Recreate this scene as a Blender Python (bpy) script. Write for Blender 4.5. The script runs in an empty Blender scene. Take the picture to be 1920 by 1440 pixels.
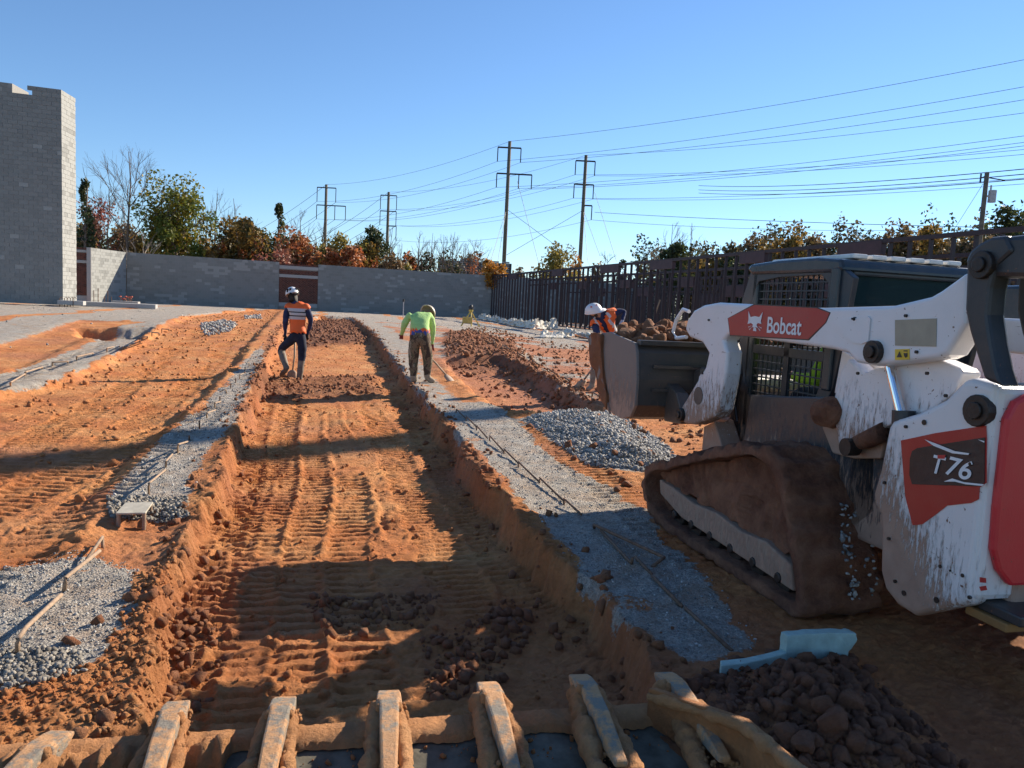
import bpy, bmesh, random
import numpy as np
from math import *
from mathutils import Vector, Matrix, noise as mnoise
random.seed(7); rng = np.random.default_rng(11)
D = bpy.data; SC = bpy.context.scene; COL = SC.collection

# ------------------------------------------------------------ camera, light
F = 1440.0; PITCH = radians(5.77); ROLL = radians(2.9); CZ = 1.5
_r = np.array([1., 0, 0]); _u = np.array([0, sin(PITCH), cos(PITCH)]); FW = np.array([0, cos(PITCH), -sin(PITCH)])
CR = _r*cos(ROLL)+_u*sin(ROLL); CU = -_r*sin(ROLL)+_u*cos(ROLL); C0 = np.array([0, 0, CZ])
cam = D.objects.new('camera', D.cameras.new('camera')); COL.objects.link(cam)
cam.matrix_world = Matrix(((CR[0], CU[0], -FW[0], 0), (CR[1], CU[1], -FW[1], 0), (CR[2], CU[2], -FW[2], CZ), (0, 0, 0, 1)))
cam.data.sensor_width = 36; cam.data.lens = 36*F/1920; cam.data.clip_end = 2000; cam.data.clip_start = 0.05
SC.camera = cam
SUN_AZ = radians(48); SUN_EL = radians(26.5)
W = D.worlds.new('World'); SC.world = W; W.use_nodes = True
nt = W.node_tree; bg = nt.nodes['Background']; sky = nt.nodes.new('ShaderNodeTexSky')
sky.sky_type = 'NISHITA'; sky.sun_disc = False; sky.sun_elevation = SUN_EL; sky.sun_rotation = SUN_AZ
sky.air_density = 1.0; sky.dust_density = 0.0; sky.ozone_density = 6.0; sky.altitude = 200
nt.links.new(sky.outputs[0], bg.inputs[0]); bg.inputs[1].default_value = 0.092
sun = D.objects.new('sun', D.lights.new('sun', 'SUN')); COL.objects.link(sun)
sun.data.energy = 5.0; sun.data.angle = radians(0.6); sun.data.color = (1.0, 0.87, 0.70)
sd_ = Vector((sin(SUN_AZ)*cos(SUN_EL), cos(SUN_AZ)*cos(SUN_EL), sin(SUN_EL)))
sun.rotation_euler = sd_.to_track_quat('Z', 'Y').to_euler(); sun.location = sd_*50
SC.view_settings.view_transform = 'Standard'; SC.view_settings.look = 'None'
SC.view_settings.exposure = 0.88; SC.view_settings.gamma = 1; SC.view_settings.use_curve_mapping = False

# ------------------------------------------------------------ measuring helpers (photo pixel -> place in the world)
def ray(px, py): return CR*(px-960)/F-CU*(py-720)/F+FW
def gp(px, py, z=0.0):
    d = ray(px, py); return C0+d*((z-CZ)/d[2])
def dp(px, py, Y):
    d = ray(px, py); return C0+d*(Y/d[1])
def onp(px, py, p0, n):
    d = ray(px, py); return C0+d*(((p0-C0)@n)/(d@n))

# ------------------------------------------------------------ object helpers
def empty(name, loc=(0, 0, 0), rz=0.0, label=None, cat=None, group=None):
    o = D.objects.new(name, None); COL.objects.link(o); o.location = loc; o.rotation_euler = (0, 0, rz)
    tag(o, label, cat, group); return o
def tag(o, label=None, cat=None, group=None, kind=None):
    if label: o['label'] = label
    if cat: o['category'] = cat
    if group: o['group'] = group
    if kind: o['kind'] = kind
    return o
def mk(name, verts, faces, mats, parent=None, fm=None, smooth=False):
    me = D.meshes.new(name); me.from_pydata([tuple(v) for v in verts], [], [tuple(f) for f in faces])
    for m in (mats if isinstance(mats, (list, tuple)) else [mats]): me.materials.append(m)
    if fm is not None: me.polygons.foreach_set('material_index', np.asarray(fm, dtype=np.int32))
    if smooth: me.polygons.foreach_set('use_smooth', np.ones(len(me.polygons), dtype=bool))
    me.update(); o = D.objects.new(name, me); COL.objects.link(o); o.parent = parent; return o
def bigmesh(name, V, Fq, mats, parent=None, fm=None, smooth=False):
    V = np.ascontiguousarray(V, dtype=np.float32); Fq = np.ascontiguousarray(Fq, dtype=np.int32); k = Fq.shape[1]
    me = D.meshes.new(name); me.vertices.add(len(V)); me.vertices.foreach_set('co', V.ravel())
    me.loops.add(Fq.size); me.loops.foreach_set('vertex_index', Fq.ravel())
    me.polygons.add(len(Fq)); me.polygons.foreach_set('loop_start', np.arange(0, Fq.size, k, dtype=np.int32))
    for m in (mats if isinstance(mats, (list, tuple)) else [mats]): me.materials.append(m)
    if fm is not None: me.polygons.foreach_set('material_index', np.asarray(fm, dtype=np.int32))
    if smooth: me.polygons.foreach_set('use_smooth', np.ones(len(Fq), dtype=bool))
    me.update(calc_edges=True); o = D.objects.new(name, me); COL.objects.link(o); o.parent = parent; return o
class MB:
    def __init__(s): s.v = []; s.f = []; s.m = []
    def add(s, vs, fs, mi=0):
        b = len(s.v); s.v += [tuple(v) for v in vs]; s.f += [tuple(i+b for i in f) for f in fs]; s.m += [mi]*len(fs); return s
    def box(s, c, h, M=None, mi=0):
        vs = [Vector((sx*h[0], sy*h[1], sz*h[2])) for sx in (-1, 1) for sy in (-1, 1) for sz in (-1, 1)]
        if M is not None: vs = [M@v for v in vs]
        vs = [v+Vector(c) for v in vs]
        return s.add(vs, [(0, 1, 3, 2), (4, 6, 7, 5), (0, 4, 5, 1), (2, 3, 7, 6), (0, 2, 6, 4), (1, 5, 7, 3)], mi)
    def tube(s, pts, r, n=8, mi=0, cap=True):
        pts = [Vector(p) for p in pts]; rs = r if isinstance(r, (list, tuple)) else [r]*len(pts); vs = []; fs = []
        for i, p in enumerate(pts):
            t = (pts[min(i+1, len(pts)-1)]-pts[max(i-1, 0)]).normalized()
            a = t.cross(Vector((0, 0, 1)) if abs(t.z) < .9 else Vector((1, 0, 0))).normalized(); b = t.cross(a)
            for k in range(n):
                th = 2*pi*k/n; vs.append(p+(a*cos(th)+b*sin(th))*rs[i])
        for i in range(len(pts)-1):
            for k in range(n): fs.append((i*n+k, i*n+(k+1) % n, (i+1)*n+(k+1) % n, (i+1)*n+k))
        if cap: fs += [tuple(range(n))[::-1], tuple(range((len(pts)-1)*n, len(pts)*n))]
        return s.add(vs, fs, mi)
    def prism(s, poly, y0, y1, mi=0):
        n = len(poly); vs = [(p[0], y0, p[1]) for p in poly]+[(p[0], y1, p[1]) for p in poly]
        fs = [tuple(range(n)), tuple(range(n, 2*n))[::-1]]+[(i, (i+1) % n, n+(i+1) % n, n+i) for i in range(n)]
        return s.add(vs, fs, mi)
    def build(s, name, mats, parent=None, smooth=False, bevel=0):
        o = mk(name, s.v, s.f, mats, parent, s.m if isinstance(mats, (list, tuple)) else None, smooth)
        bm = bmesh.new(); bm.from_mesh(o.data); bmesh.ops.recalc_face_normals(bm, faces=bm.faces); bm.to_mesh(o.data); bm.free()
        if bevel:
            b = o.modifiers.new('b', 'BEVEL'); b.width = bevel; b.segments = 2; b.limit_method = 'ANGLE'; b.angle_limit = radians(40)
        return o
def bake(o):
    dg = bpy.context.evaluated_depsgraph_get(); me = D.meshes.new_from_object(o.evaluated_get(dg)); o.modifiers.clear(); o.data = me; return o
def dup(o, parent=None, name=None):
    c = o.copy(); COL.objects.link(c); c.parent = parent
    return c
def duptree(o, parent=None):
    c = dup(o, parent)
    for ch in list(o.children): duptree(ch, c)
    return c
def lumpy(o, amp, scale, sub=0, seed=0.0):
    bm = bmesh.new(); bm.from_mesh(o.data); bmesh.ops.triangulate(bm, faces=[f for f in bm.faces if len(f.verts) > 4])
    if sub: bmesh.ops.subdivide_edges(bm, edges=bm.edges, cuts=sub, use_grid_fill=True)
    bm.normal_update()
    for v in bm.verts:
        p = v.co*scale+Vector((seed, seed*1.7, 0)); n = mnoise.fractal(p, 0.9, 2.1, 4)
        v.co += v.normal*amp*n
    bm.to_mesh(o.data); bm.free(); o.data.polygons.foreach_set('use_smooth', np.ones(len(o.data.polygons), dtype=bool)); return o

# ------------------------------------------------------------ materials
def newmat(name):
    m = D.materials.new(name); m.use_nodes = True; nt = m.node_tree; return m, nt, nt.nodes['Principled BSDF']
def N(nt, t, **kw):
    n = nt.nodes.new(t)
    for k, v in kw.items():
        if k.startswith('i_'): n.inputs[k[2:]].default_value = v
        else: setattr(n, k, v)
    return n
def ramp(nt, src, stops):
    r = nt.nodes.new('ShaderNodeValToRGB'); e = r.color_ramp.elements
    while len(e) < len(stops): e.new(.5)
    for el, (p, c) in zip(e, stops): el.position = p; el.color = (*c, 1) if len(c) == 3 else (c[0],)*3+(1,)
    nt.links.new(src, r.inputs[0]); return r.outputs[0]
def mixc(nt, fac, a, b, bt='MIX'):
    m = nt.nodes.new('ShaderNodeMix'); m.data_type = 'RGBA'; m.blend_type = bt
    for i, x in ((0, fac), (6, a), (7, b)):
        if hasattr(x, 'links'): nt.links.new(x, m.inputs[i])
        elif i == 0: m.inputs[0].default_value = x
        else: m.inputs[i].default_value = (*x, 1)
    return m.outputs[2]
def mth(nt, op, a, b=0.0, c=None, clamp=False):
    m = nt.nodes.new('ShaderNodeMath'); m.operation = op; m.use_clamp = clamp
    for i, x in enumerate((a, b, c)):
        if x is None: continue
        if hasattr(x, 'links'): nt.links.new(x, m.inputs[i])
        else: m.inputs[i].default_value = x
    return m.outputs[0]
def coords(nt, scale=(1, 1, 1), kind='Object'):
    t = nt.nodes.new('ShaderNodeTexCoord'); m = nt.nodes.new('ShaderNodeMapping'); m.inputs['Scale'].default_value = scale
    nt.links.new(t.outputs[kind], m.inputs[0]); return m.outputs[0]
def noi(nt, vec, scale, detail=4, rough=.6):
    n = N(nt, 'ShaderNodeTexNoise'); n.inputs['Scale'].default_value = scale; n.inputs['Detail'].default_value = detail; n.inputs['Roughness'].default_value = rough
    if vec is not None: nt.links.new(vec, n.inputs['Vector'])
    return n.outputs[0]
def bump(nt, h, strength, dist, prev=None):
    b = N(nt, 'ShaderNodeBump'); b.inputs['Strength'].default_value = strength; b.inputs['Distance'].default_value = dist
    nt.links.new(h, b.inputs['Height'])
    if prev is not None: nt.links.new(prev, b.inputs['Normal'])
    return b.outputs[0]
def simple(name, col, rough=.6, metal=0.0, var=.25, scale=8, bs=0.2, bd=.01, coord='Object', spec=.5):
    m, nt, b = newmat(name); c = coords(nt, kind=coord); n = noi(nt, c, scale, 5)
    lo = tuple(x*(1-var) for x in col); hi = tuple(min(1, x*(1+var)) for x in col)
    nt.links.new(ramp(nt, n, [(.3, lo), (.7, hi)]), b.inputs['Base Color'])
    b.inputs['Roughness'].default_value = rough; b.inputs['Metallic'].default_value = metal; b.inputs['Specular IOR Level'].default_value = spec
    if bs: nt.links.new(bump(nt, noi(nt, c, scale*4, 4), bs, bd), b.inputs['Normal'])
    return m
def leafmat(name, c1, c2, c3=None):
    m, nt, b = newmat(name); c = coords(nt); n = noi(nt, c, .55, 3); g = N(nt, 'ShaderNodeNewGeometry')
    a = mixc(nt, ramp(nt, n, [(.35, (0,)), (.65, (1,))]), c1, c2)
    if c3:
        n2 = noi(nt, c, .9, 2); a = mixc(nt, ramp(nt, n2, [(.52, (0,)), (.62, (1,))]), a, c3)
    wn = N(nt, 'ShaderNodeTexWhiteNoise'); sn = N(nt, 'ShaderNodeVectorMath', operation='SNAP'); sn.inputs[1].default_value = (.3, .3, .3)
    nt.links.new(c, sn.inputs[0]); nt.links.new(sn.outputs[0], wn.inputs[0])
    a = mixc(nt, 1.0, a, ramp(nt, wn.outputs[0], [(0, (.55,)), (1, (1.35,))]), 'MULTIPLY')
    nt.links.new(a, b.inputs['Base Color']); b.inputs['Roughness'].default_value = .6
    tr = N(nt, 'ShaderNodeBsdfTranslucent'); nt.links.new(a, tr.inputs[0]); ms = N(nt, 'ShaderNodeMixShader'); ms.inputs[0].default_value = .35
    nt.links.new(b.outputs[0], ms.inputs[1]); nt.links.new(tr.outputs[0], ms.inputs[2]); nt.links.new(ms.outputs[0], nt.nodes['Material Output'].inputs[0]); return m

def clay_nodes(nt, c):
    n1 = noi(nt, c, 1.3, 5); n2 = noi(nt, c, 14, 5, .7)
    a = ramp(nt, n1, [(.3, (.50, .165, .052)), (.5, (.60, .235, .078)), (.72, (.68, .34, .135))])
    return mixc(nt, .5, a, ramp(nt, n2, [(.3, (.42,)), (.7, (1.3,))]), 'MULTIPLY')
M = {}
def ground_mat():
    m, nt, b = newmat('excavated_ground'); c = coords(nt, kind='Object')
    at = N(nt, 'ShaderNodeAttribute', attribute_name='mask'); sp = N(nt, 'ShaderNodeSeparateColor'); nt.links.new(at.outputs['Color'], sp.inputs[0])
    clay = clay_nodes(nt, c)
    red = mixc(nt, noi(nt, c, 5, 5), (.33, .105, .045), (.55, .25, .14))
    clay = mixc(nt, sp.outputs[2], clay, red)
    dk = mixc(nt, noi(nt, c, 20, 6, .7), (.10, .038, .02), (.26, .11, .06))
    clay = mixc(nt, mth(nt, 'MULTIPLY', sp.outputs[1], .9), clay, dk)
    # gravel: individual stone colours
    vo = N(nt, 'ShaderNodeTexVoronoi'); vo.inputs['Scale'].default_value = 80; nt.links.new(c, vo.inputs['Vector'])
    vo2 = N(nt, 'ShaderNodeTexVoronoi'); vo2.inputs['Scale'].default_value = 240; nt.links.new(c, vo2.inputs['Vector'])
    s2 = N(nt, 'ShaderNodeSeparateColor'); nt.links.new(vo.outputs['Color'], s2.inputs[0])
    s3 = N(nt, 'ShaderNodeSeparateColor'); nt.links.new(vo2.outputs['Color'], s3.inputs[0])
    g = ramp(nt, s2.outputs[0], [(0, (.24, .23, .21)), (.55, (.44, .42, .38)), (1, (.68, .64, .56))])
    gf = ramp(nt, s3.outputs[1], [(0, (.34, .31, .27)), (1, (.60, .55, .47))])
    g = mixc(nt, .5, g, gf); g = mixc(nt, ramp(nt, noi(nt, c, 3.2, 6, .7), [(.42, (0,)), (.75, (.75,))]), g, (.46, .29, .17))
    gm = mth(nt, 'ADD', sp.outputs[0], mth(nt, 'MULTIPLY', mth(nt, 'SUBTRACT', noi(nt, c, 18, 5, .75), .5), 1.6)); gm = ramp(nt, gm, [(.42, (0,)), (.58, (1,))])
    g = mixc(nt, 1.0, g, ramp(nt, noi(nt, c, 7, 6, .8), [(.35, (.72,)), (.65, (1.22,))]), 'MULTIPLY')
    col = mixc(nt, gm, clay, g)
    nt.links.new(col, b.inputs['Base Color'])
    al = at.outputs['Alpha']
    nt.links.new(mth(nt, 'SUBTRACT', .95, mth(nt, 'MULTIPLY', al, .45)), b.inputs['Roughness'])
    b.inputs['Specular IOR Level'].default_value = .3
    vc = N(nt, 'ShaderNodeTexVoronoi'); vc.inputs['Scale'].default_value = 34; vc.inputs['Randomness'].default_value = 1; dv = N(nt, 'ShaderNodeVectorMath', operation='ADD'); nz = N(nt, 'ShaderNodeTexNoise'); nz.inputs['Scale'].default_value = 12; nz.inputs['Detail'].default_value = 5; nt.links.new(c, nz.inputs['Vector']); nt.links.new(c, dv.inputs[0]); sc_ = N(nt, 'ShaderNodeVectorMath', operation='SCALE'); sc_.inputs['Scale'].default_value = .12; nt.links.new(nz.outputs['Color'], sc_.inputs[0]); nt.links.new(sc_.outputs[0], dv.inputs[1]); nt.links.new(dv.outputs[0], vc.inputs['Vector'])
    crumb = mth(nt, 'MULTIPLY', mth(nt, 'SUBTRACT', 1.0, vc.outputs['Distance']), ramp(nt, noi(nt, c, 5, 4, .7), [(.42, (0,)), (.62, (1,))]))
    h = mth(nt, 'ADD', mth(nt, 'MULTIPLY', noi(nt, c, 30, 9, .8), .8), mth(nt, 'MULTIPLY', mth(nt, 'MULTIPLY', crumb, mth(nt, 'SUBTRACT', 1.0, gm)), .55)); hv = mth(nt, 'MULTIPLY', mth(nt, 'MULTIPLY', mth(nt, 'SUBTRACT', 1.0, vo.outputs['Distance']), gm), .55)
    hh = mth(nt, 'ADD', h, hv); nn = bump(nt, hh, 1.0, .035)
    nn = bump(nt, noi(nt, c, 160, 4, .7), .5, .006, nn)
    nt.links.new(nn, b.inputs['Normal']); return m
def claymat(name, dark=0.0, wet=.9):
    m, nt, b = newmat(name); c = coords(nt, kind='Object'); a = clay_nodes(nt, c)
    dk = mixc(nt, noi(nt, c, 20, 6, .7), (.10, .036, .022), (.25, .105, .06))
    a = mixc(nt, dark, a, dk); nt.links.new(a, b.inputs['Base Color']); b.inputs['Roughness'].default_value = wet
    nn = bump(nt, noi(nt, c, 28, 7, .8), 1.0, .04); nt.links.new(nn, b.inputs['Normal']); return m
def stonemat(name, lo, hi):
    m, nt, b = newmat(name); c = coords(nt, kind='Object')
    vo = N(nt, 'ShaderNodeTexVoronoi'); vo.inputs['Scale'].default_value = 25; nt.links.new(c, vo.inputs['Vector'])
    g = N(nt, 'ShaderNodeNewGeometry'); a = ramp(nt, g.outputs['Random Per Island'], [(0, lo), (1, hi)])
    a = mixc(nt, .35, a, ramp(nt, noi(nt, c, 30, 4), [(.3, (.5,)), (.7, (1.3,))]), 'MULTIPLY'); nt.links.new(a, b.inputs['Base Color'])
    b.inputs['Roughness'].default_value = .85; nt.links.new(bump(nt, noi(nt, c, 80, 4), .4, .006), b.inputs['Normal']); return m
def blockmat(name, k, tint=(1, 1, 1)):
    m, nt, b = newmat(name); c = coords(nt, kind='Object'); oi = N(nt, 'ShaderNodeObjectInfo')
    col = tuple(k*x for x in tint); n = noi(nt, c, 25, 5, .8)
    a = ramp(nt, n, [(.3, tuple(x*.85 for x in col)), (.7, tuple(x*1.12 for x in col))]); nt.links.new(a, b.inputs['Base Color'])
    b.inputs['Roughness'].default_value = .95; nt.links.new(bump(nt, noi(nt, c, 90, 3), .5, .01), b.inputs['Normal']); return m
def paintmat(name, col, mudline=.9, amount=.5, rough=.35, metal=0.0, streak=(9, 9, 1.6), xg=0.0, x0=0.0):
    """paint with splashed dried mud, in the machine's own coordinates (a stain with its own shape)"""
    m, nt, b = newmat(name); c = coords(nt); cs = coords(nt, streak)
    xyz = N(nt, 'ShaderNodeSeparateXYZ'); nt.links.new(c, xyz.inputs[0])
    n = noi(nt, cs, 5, 8, .72); fine = noi(nt, cs, 22, 5, .8)
    hgt = mth(nt, 'MULTIPLY', mth(nt, 'SUBTRACT', mudline, xyz.outputs[2]), 1.1)
    v = mth(nt, 'ADD', mth(nt, 'ADD', mth(nt, 'MULTIPLY', mth(nt, 'SUBTRACT', n, .5), 1.7), hgt), mth(nt, 'MULTIPLY', mth(nt, 'SUBTRACT', fine, .5), .8))
    v = mth(nt, 'ADD', v, amount-.5)
    if xg: v = mth(nt, 'ADD', v, mth(nt, 'MULTIPLY', mth(nt, 'SUBTRACT', xyz.outputs[0], x0), xg))
    mask = ramp(nt, v, [(.26, (0,)), (.42, (.3,)), (.5, (1,))])
    base = mixc(nt, mth(nt, 'MULTIPLY', ramp(nt, noi(nt, c, 3, 6, .7), [(.4, (0,)), (.8, (.6,))]), .5), col, tuple(x*.55+.45*y for x, y in zip(col, (.42, .27, .17))))
    spk = ramp(nt, noi(nt, c, 38, 3, .6), [(.69, (0,)), (.72, (1,))]); base = mixc(nt, spk, base, (.16, .07, .04))
    scr = ramp(nt, noi(nt, coords(nt, (3, 3, 60)), 2.2, 3, .5), [(.70, (0,)), (.72, (1,))]); scm = mth(nt, 'MULTIPLY', scr, ramp(nt, noi(nt, c, 4, 3), [(.55, (0,)), (.62, (.8,))])); base = mixc(nt, scm, base, (.20, .12, .09))
    mud = mixc(nt, noi(nt, c, 12, 5), (.27, .155, .105), (.48, .32, .235))
    nt.links.new(mixc(nt, mask, base, mud), b.inputs['Base Color'])
    nt.links.new(ramp(nt, mask, [(0, (rough,)), (1, (.92,))]), b.inputs['Roughness']); b.inputs['Metallic'].default_value = metal
    nt.links.new(bump(nt, mask, .6, .006, bump(nt, fine, .25, .004)), b.inputs['Normal']); return m
M['ground'] = ground_mat()
M['clay'] = claymat('dry_clay'); M['clay2'] = claymat('pale_sunlit_clay')  # second clay is a paler copy with sunlit brightness put into its colour
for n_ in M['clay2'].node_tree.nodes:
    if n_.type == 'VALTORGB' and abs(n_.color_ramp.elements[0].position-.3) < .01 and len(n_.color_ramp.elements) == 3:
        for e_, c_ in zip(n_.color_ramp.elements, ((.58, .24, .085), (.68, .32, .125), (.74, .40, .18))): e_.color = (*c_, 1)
M['clod'] = claymat('moist_clay_clod', .62); M['mud'] = claymat('dark_mud', .85)
M['gravel'] = stonemat('gravel_stone', (.14, .14, .135), (.48, .465, .43)); M['rubble'] = stonemat('rubble_stone', (.13, .115, .095), (.34, .31, .26))
TINT = (.97, 1.0, .96)
M['b0'] = blockmat('concrete_block', .25, TINT); M['b1'] = blockmat('concrete_block_dark', .225, TINT); M['b2'] = blockmat('concrete_block_pale_sunlit', .325, TINT)  # palest one serves odd pale blocks and puts sunlight into the sunny faces
M['b3'] = blockmat('concrete_block_mid', .238, TINT); M['mortar'] = blockmat('mortar', .30, (1, .98, .92)); M['concrete'] = blockmat('concrete', .38, (1, .98, .94))
M['brick'] = blockmat('red_brick', .17, (1, .36, .26)); M['brick2'] = blockmat('dark_red_brick', .10, (1, .38, .3))
M['steel'] = simple('primed_steel', (.030, .018, .020), .55, .0, .3, 3)
M['steel2'] = simple('primed_steel_panel', (.055, .030, .034), .6, .0, .3, 3)
M['wood'] = simple('weathered_pole_wood', (.16, .13, .09), .9, 0, .3, 4)
M['dark'] = simple('dark_metal', (.03, .03, .032), .5)
M['wire'] = simple('wire', (.07, .075, .08), .6, bs=0)
M['bark'] = simple('bark', (.16, .12, .09), .95, 0, .4, 6)
M['barkpale'] = simple('pale_bark', (.36, .30, .24), .95, 0, .3, 6)
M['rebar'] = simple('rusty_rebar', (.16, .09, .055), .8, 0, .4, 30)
M['rebarpale'] = simple('pale_sunlit_rebar', (.30, .21, .14), .85, 0, .3, 30)  # paler copy of the rebar, sunlight put into the colour

# ------------------------------------------------------------ ground
def ss(a, b, x): t = np.clip((x-a)/(b-a), 0, 1); return t*t*(3-2*t)
def _hash(ix, iy, s):
    h = (ix.astype(np.int64)*374761393+iy.astype(np.int64)*668265263+s*982451653) & 0x7fffffff
    h = ((h ^ (h >> 13))*1274126177) & 0x7fffffff; return ((h ^ (h >> 16)) & 0xffff)/65535.0
def vn(x, y, s=0):
    ix = np.floor(x); iy = np.floor(y); fx = x-ix; fy = y-iy; fx = fx*fx*(3-2*fx); fy = fy*fy*(3-2*fy)
    a = _hash(ix, iy, s); b = _hash(ix+1, iy, s); c = _hash(ix, iy+1, s); d = _hash(ix+1, iy+1, s)
    return (a+(b-a)*fx+(c-a)*fy+(a-b-c+d)*fx*fy)*2-1
def fbm(x, y, o=4, s=0, g=.55):
    r = 0; a = 1; t = 0
    for i in range(o): r = r+a*vn(x*2**i+i*17.3, y*2**i-i*9.1, s+i); t += a; a *= g
    return r/t
def lumps(x, y, s=0):
    """rounded clods: distance to nearest jittered cell point"""
    ix = np.floor(x); iy = np.floor(y); best = np.full(x.shape, 9.)
    for dx in (-1, 0, 1):
        for dy in (-1, 0, 1):
            cx = ix+dx; cy = iy+dy; px = cx+_hash(cx, cy, s); py = cy+_hash(cx, cy, s+7); r = .35+.65*_hash(cx, cy, s+13)
            best = np.minimum(best, ((x-px)**2+(y-py)**2)/(r*r))
    return np.sqrt(np.clip(1-best, 0, 1))
def sd(poly, X, Y, pad=1.0):
    P = np.array(poly); out = np.full(X.shape, -pad); 
    k = (X > P[:, 0].min()-pad) & (X < P[:, 0].max()+pad) & (Y > P[:, 1].min()-pad) & (Y < P[:, 1].max()+pad)
    if not k.any(): return out
    x = X[k]; y = Y[k]; d = np.full(x.shape, 1e9); ins = np.zeros(x.shape, bool)
    for i in range(len(P)):
        a = P[i]; b = P[(i+1) % len(P)]; e = b-a; L = e@e+1e-12
        t = np.clip(((x-a[0])*e[0]+(y-a[1])*e[1])/L, 0, 1); d = np.minimum(d, (x-a[0]-t*e[0])**2+(y-a[1]-t*e[1])**2)
        c = ((a[1] > y) != (b[1] > y)); 
        if a[1] != b[1]: ins ^= c & (x < (b[0]-a[0])*(y-a[1])/(b[1]-a[1])+a[0])
    d = np.sqrt(d); out[k] = np.clip(np.where(ins, d, -d), -pad, pad); return out
def WP(px, z=0.0): return [gp(a, b, z)[:2] for a, b in px]
def G0(y): return .38*ss(13, 28, y)
# outlines measured on the photograph and laid out on the ground in metres
T1 = WP([(100, 1590), (210, 1430), (285, 1200), (345, 1032), (400, 900), (440, 830), (476, 742), (500, 690), (525, 640), (572, 612), (600, 606), (655, 608), (690, 640), (760, 708), (805, 765), (850, 830), (900, 898), (960, 965), (1040, 1050), (1100, 1120), (1170, 1210), (1240, 1300), (1330, 1430), (1400, 1560)], -.04)
GR = WP([(805, 755), (865, 815), (935, 890), (1015, 985), (1085, 1070), (1190, 1170), (1300, 1240), (1430, 1215), (1360, 1110), (1270, 1030), (1190, 955), (1100, 895), (1010, 830), (950, 780), (930, 757)])
GR2 = WP([(668, 612), (700, 612), (762, 650), (835, 715), (872, 748), (790, 750), (765, 712), (715, 655)], .12)
GL = WP([(495, 655), (440, 700), (385, 757), (325, 803), (258, 862), (205, 903), (215, 932), (352, 937), (372, 890), (402, 830), (440, 795), (456, 740), (488, 680)])
GL2 = WP([(-200, 1110), (0, 1050), (100, 1032), (235, 1035), (262, 1055), (240, 1110), (215, 1170), (190, 1225), (100, 1262), (-300, 1330)], -.09)
G3 = WP([(-200, 730), (0, 698), (60, 680), (170, 648), (240, 618), (330, 597), (350, 603), (235, 655), (150, 687), (70, 719), (0, 724), (-200, 790)], .05)
D1 = WP([(-600, 830), (-200, 792), (0, 728), (70, 721), (155, 690), (245, 656), (355, 605), (470, 590), (528, 592), (500, 630), (438, 690), (376, 753), (318, 800), (250, 860), (196, 905), (180, 945), (150, 1028), (0, 1045), (-600, 1200)])
DT = WP([(140, 1030), (275, 1042), (340, 1015), (372, 945), (360, 937), (205, 933), (185, 940)])
D2 = WP([(-500, 740), (0, 690), (60, 674), (150, 642), (222, 624), (284, 617), (145, 613), (0, 640), (-500, 705)], .1)
PIT = WP([(145, 613), (284, 617), (262, 629), (205, 631), (150, 623)], .25)
T2 = WP([(828, 682), (935, 682), (1000, 702), (1085, 742), (1140, 770), (1110, 780), (962, 768), (900, 740), (850, 705)], .05)
G4 = WP([(838, 617), (890, 621), (1012, 680), (1120, 733), (1088, 748), (980, 690), (850, 632)], .15)
GP = WP([(985, 788), (1035, 774), (1110, 770), (1180, 792), (1240, 830), (1278, 868), (1270, 886), (1200, 888), (1100, 872), (1050, 838)])
FG = WP([(-900, 690), (-200, 660), (0, 642), (110, 623), (145, 611), (330, 597), (480, 584), (530, 581), (600, 601), (740, 608), (870, 623), (960, 632), (1050, 650), (1110, 640), (1400, 640), (2600, 660)], .3)
FG = FG+[np.array([90., 60.]), np.array([90., 95.]), np.array([-90., 95.]), np.array([-90., 30.])]
BERM2 = WP([(832, 640), (880, 636), (960, 655), (1030, 690), (1110, 735), (1140, 762), (1100, 752), (1010, 708), (930, 684), (838, 686)], .15)
SP1 = WP([(585, 610), (655, 608), (690, 640), (690, 652), (570, 655), (575, 630)], 0)
SP2 = WP([(480, 705), (700, 705), (720, 735), (480, 745)], -.15)
MND = WP([(1290, 1300), (1330, 1262), (1480, 1232), (1560, 1205), (1610, 1250), (1690, 1330), (1790, 1430), (1900, 1560), (1500, 1600), (1330, 1420)])
FAN = radians(15.5)
def lane(p, q, z): return gp(*p, z)[:2], gp(*q, z)[:2]
LANES = [(lane((340, 1250), (492, 760), -.22), .16, .10), (lane((450, 1250), (545, 760), -.22), .15, .10), (lane((925, 990), (750, 760), -.22), .19, .09), (lane((815, 990), (688, 760), -.22), .17, .09), (lane((560, 1330), (585, 900), -.22), .12, .11), (lane((700, 1330), (668, 1050), -.22), .13, .11),
         (lane((60, 830), (395, 622), -.1), .22, .12), (lane((250, 800), (490, 610), -.1), .2, .12), (lane((-60, 960), (200, 850), -.1), .22, .12), (lane((0, 730), (250, 640), -.1), .2, .12), (lane((100, 990), (330, 830), -.1), .2, .12),
         (lane((1180, 950), (1000, 815), -.05), .2, .11), (lane((1230, 800), (960, 690), -.1), .3, .12), (lane((430, 1060), (540, 800), -.22), .12, .1)]
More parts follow.
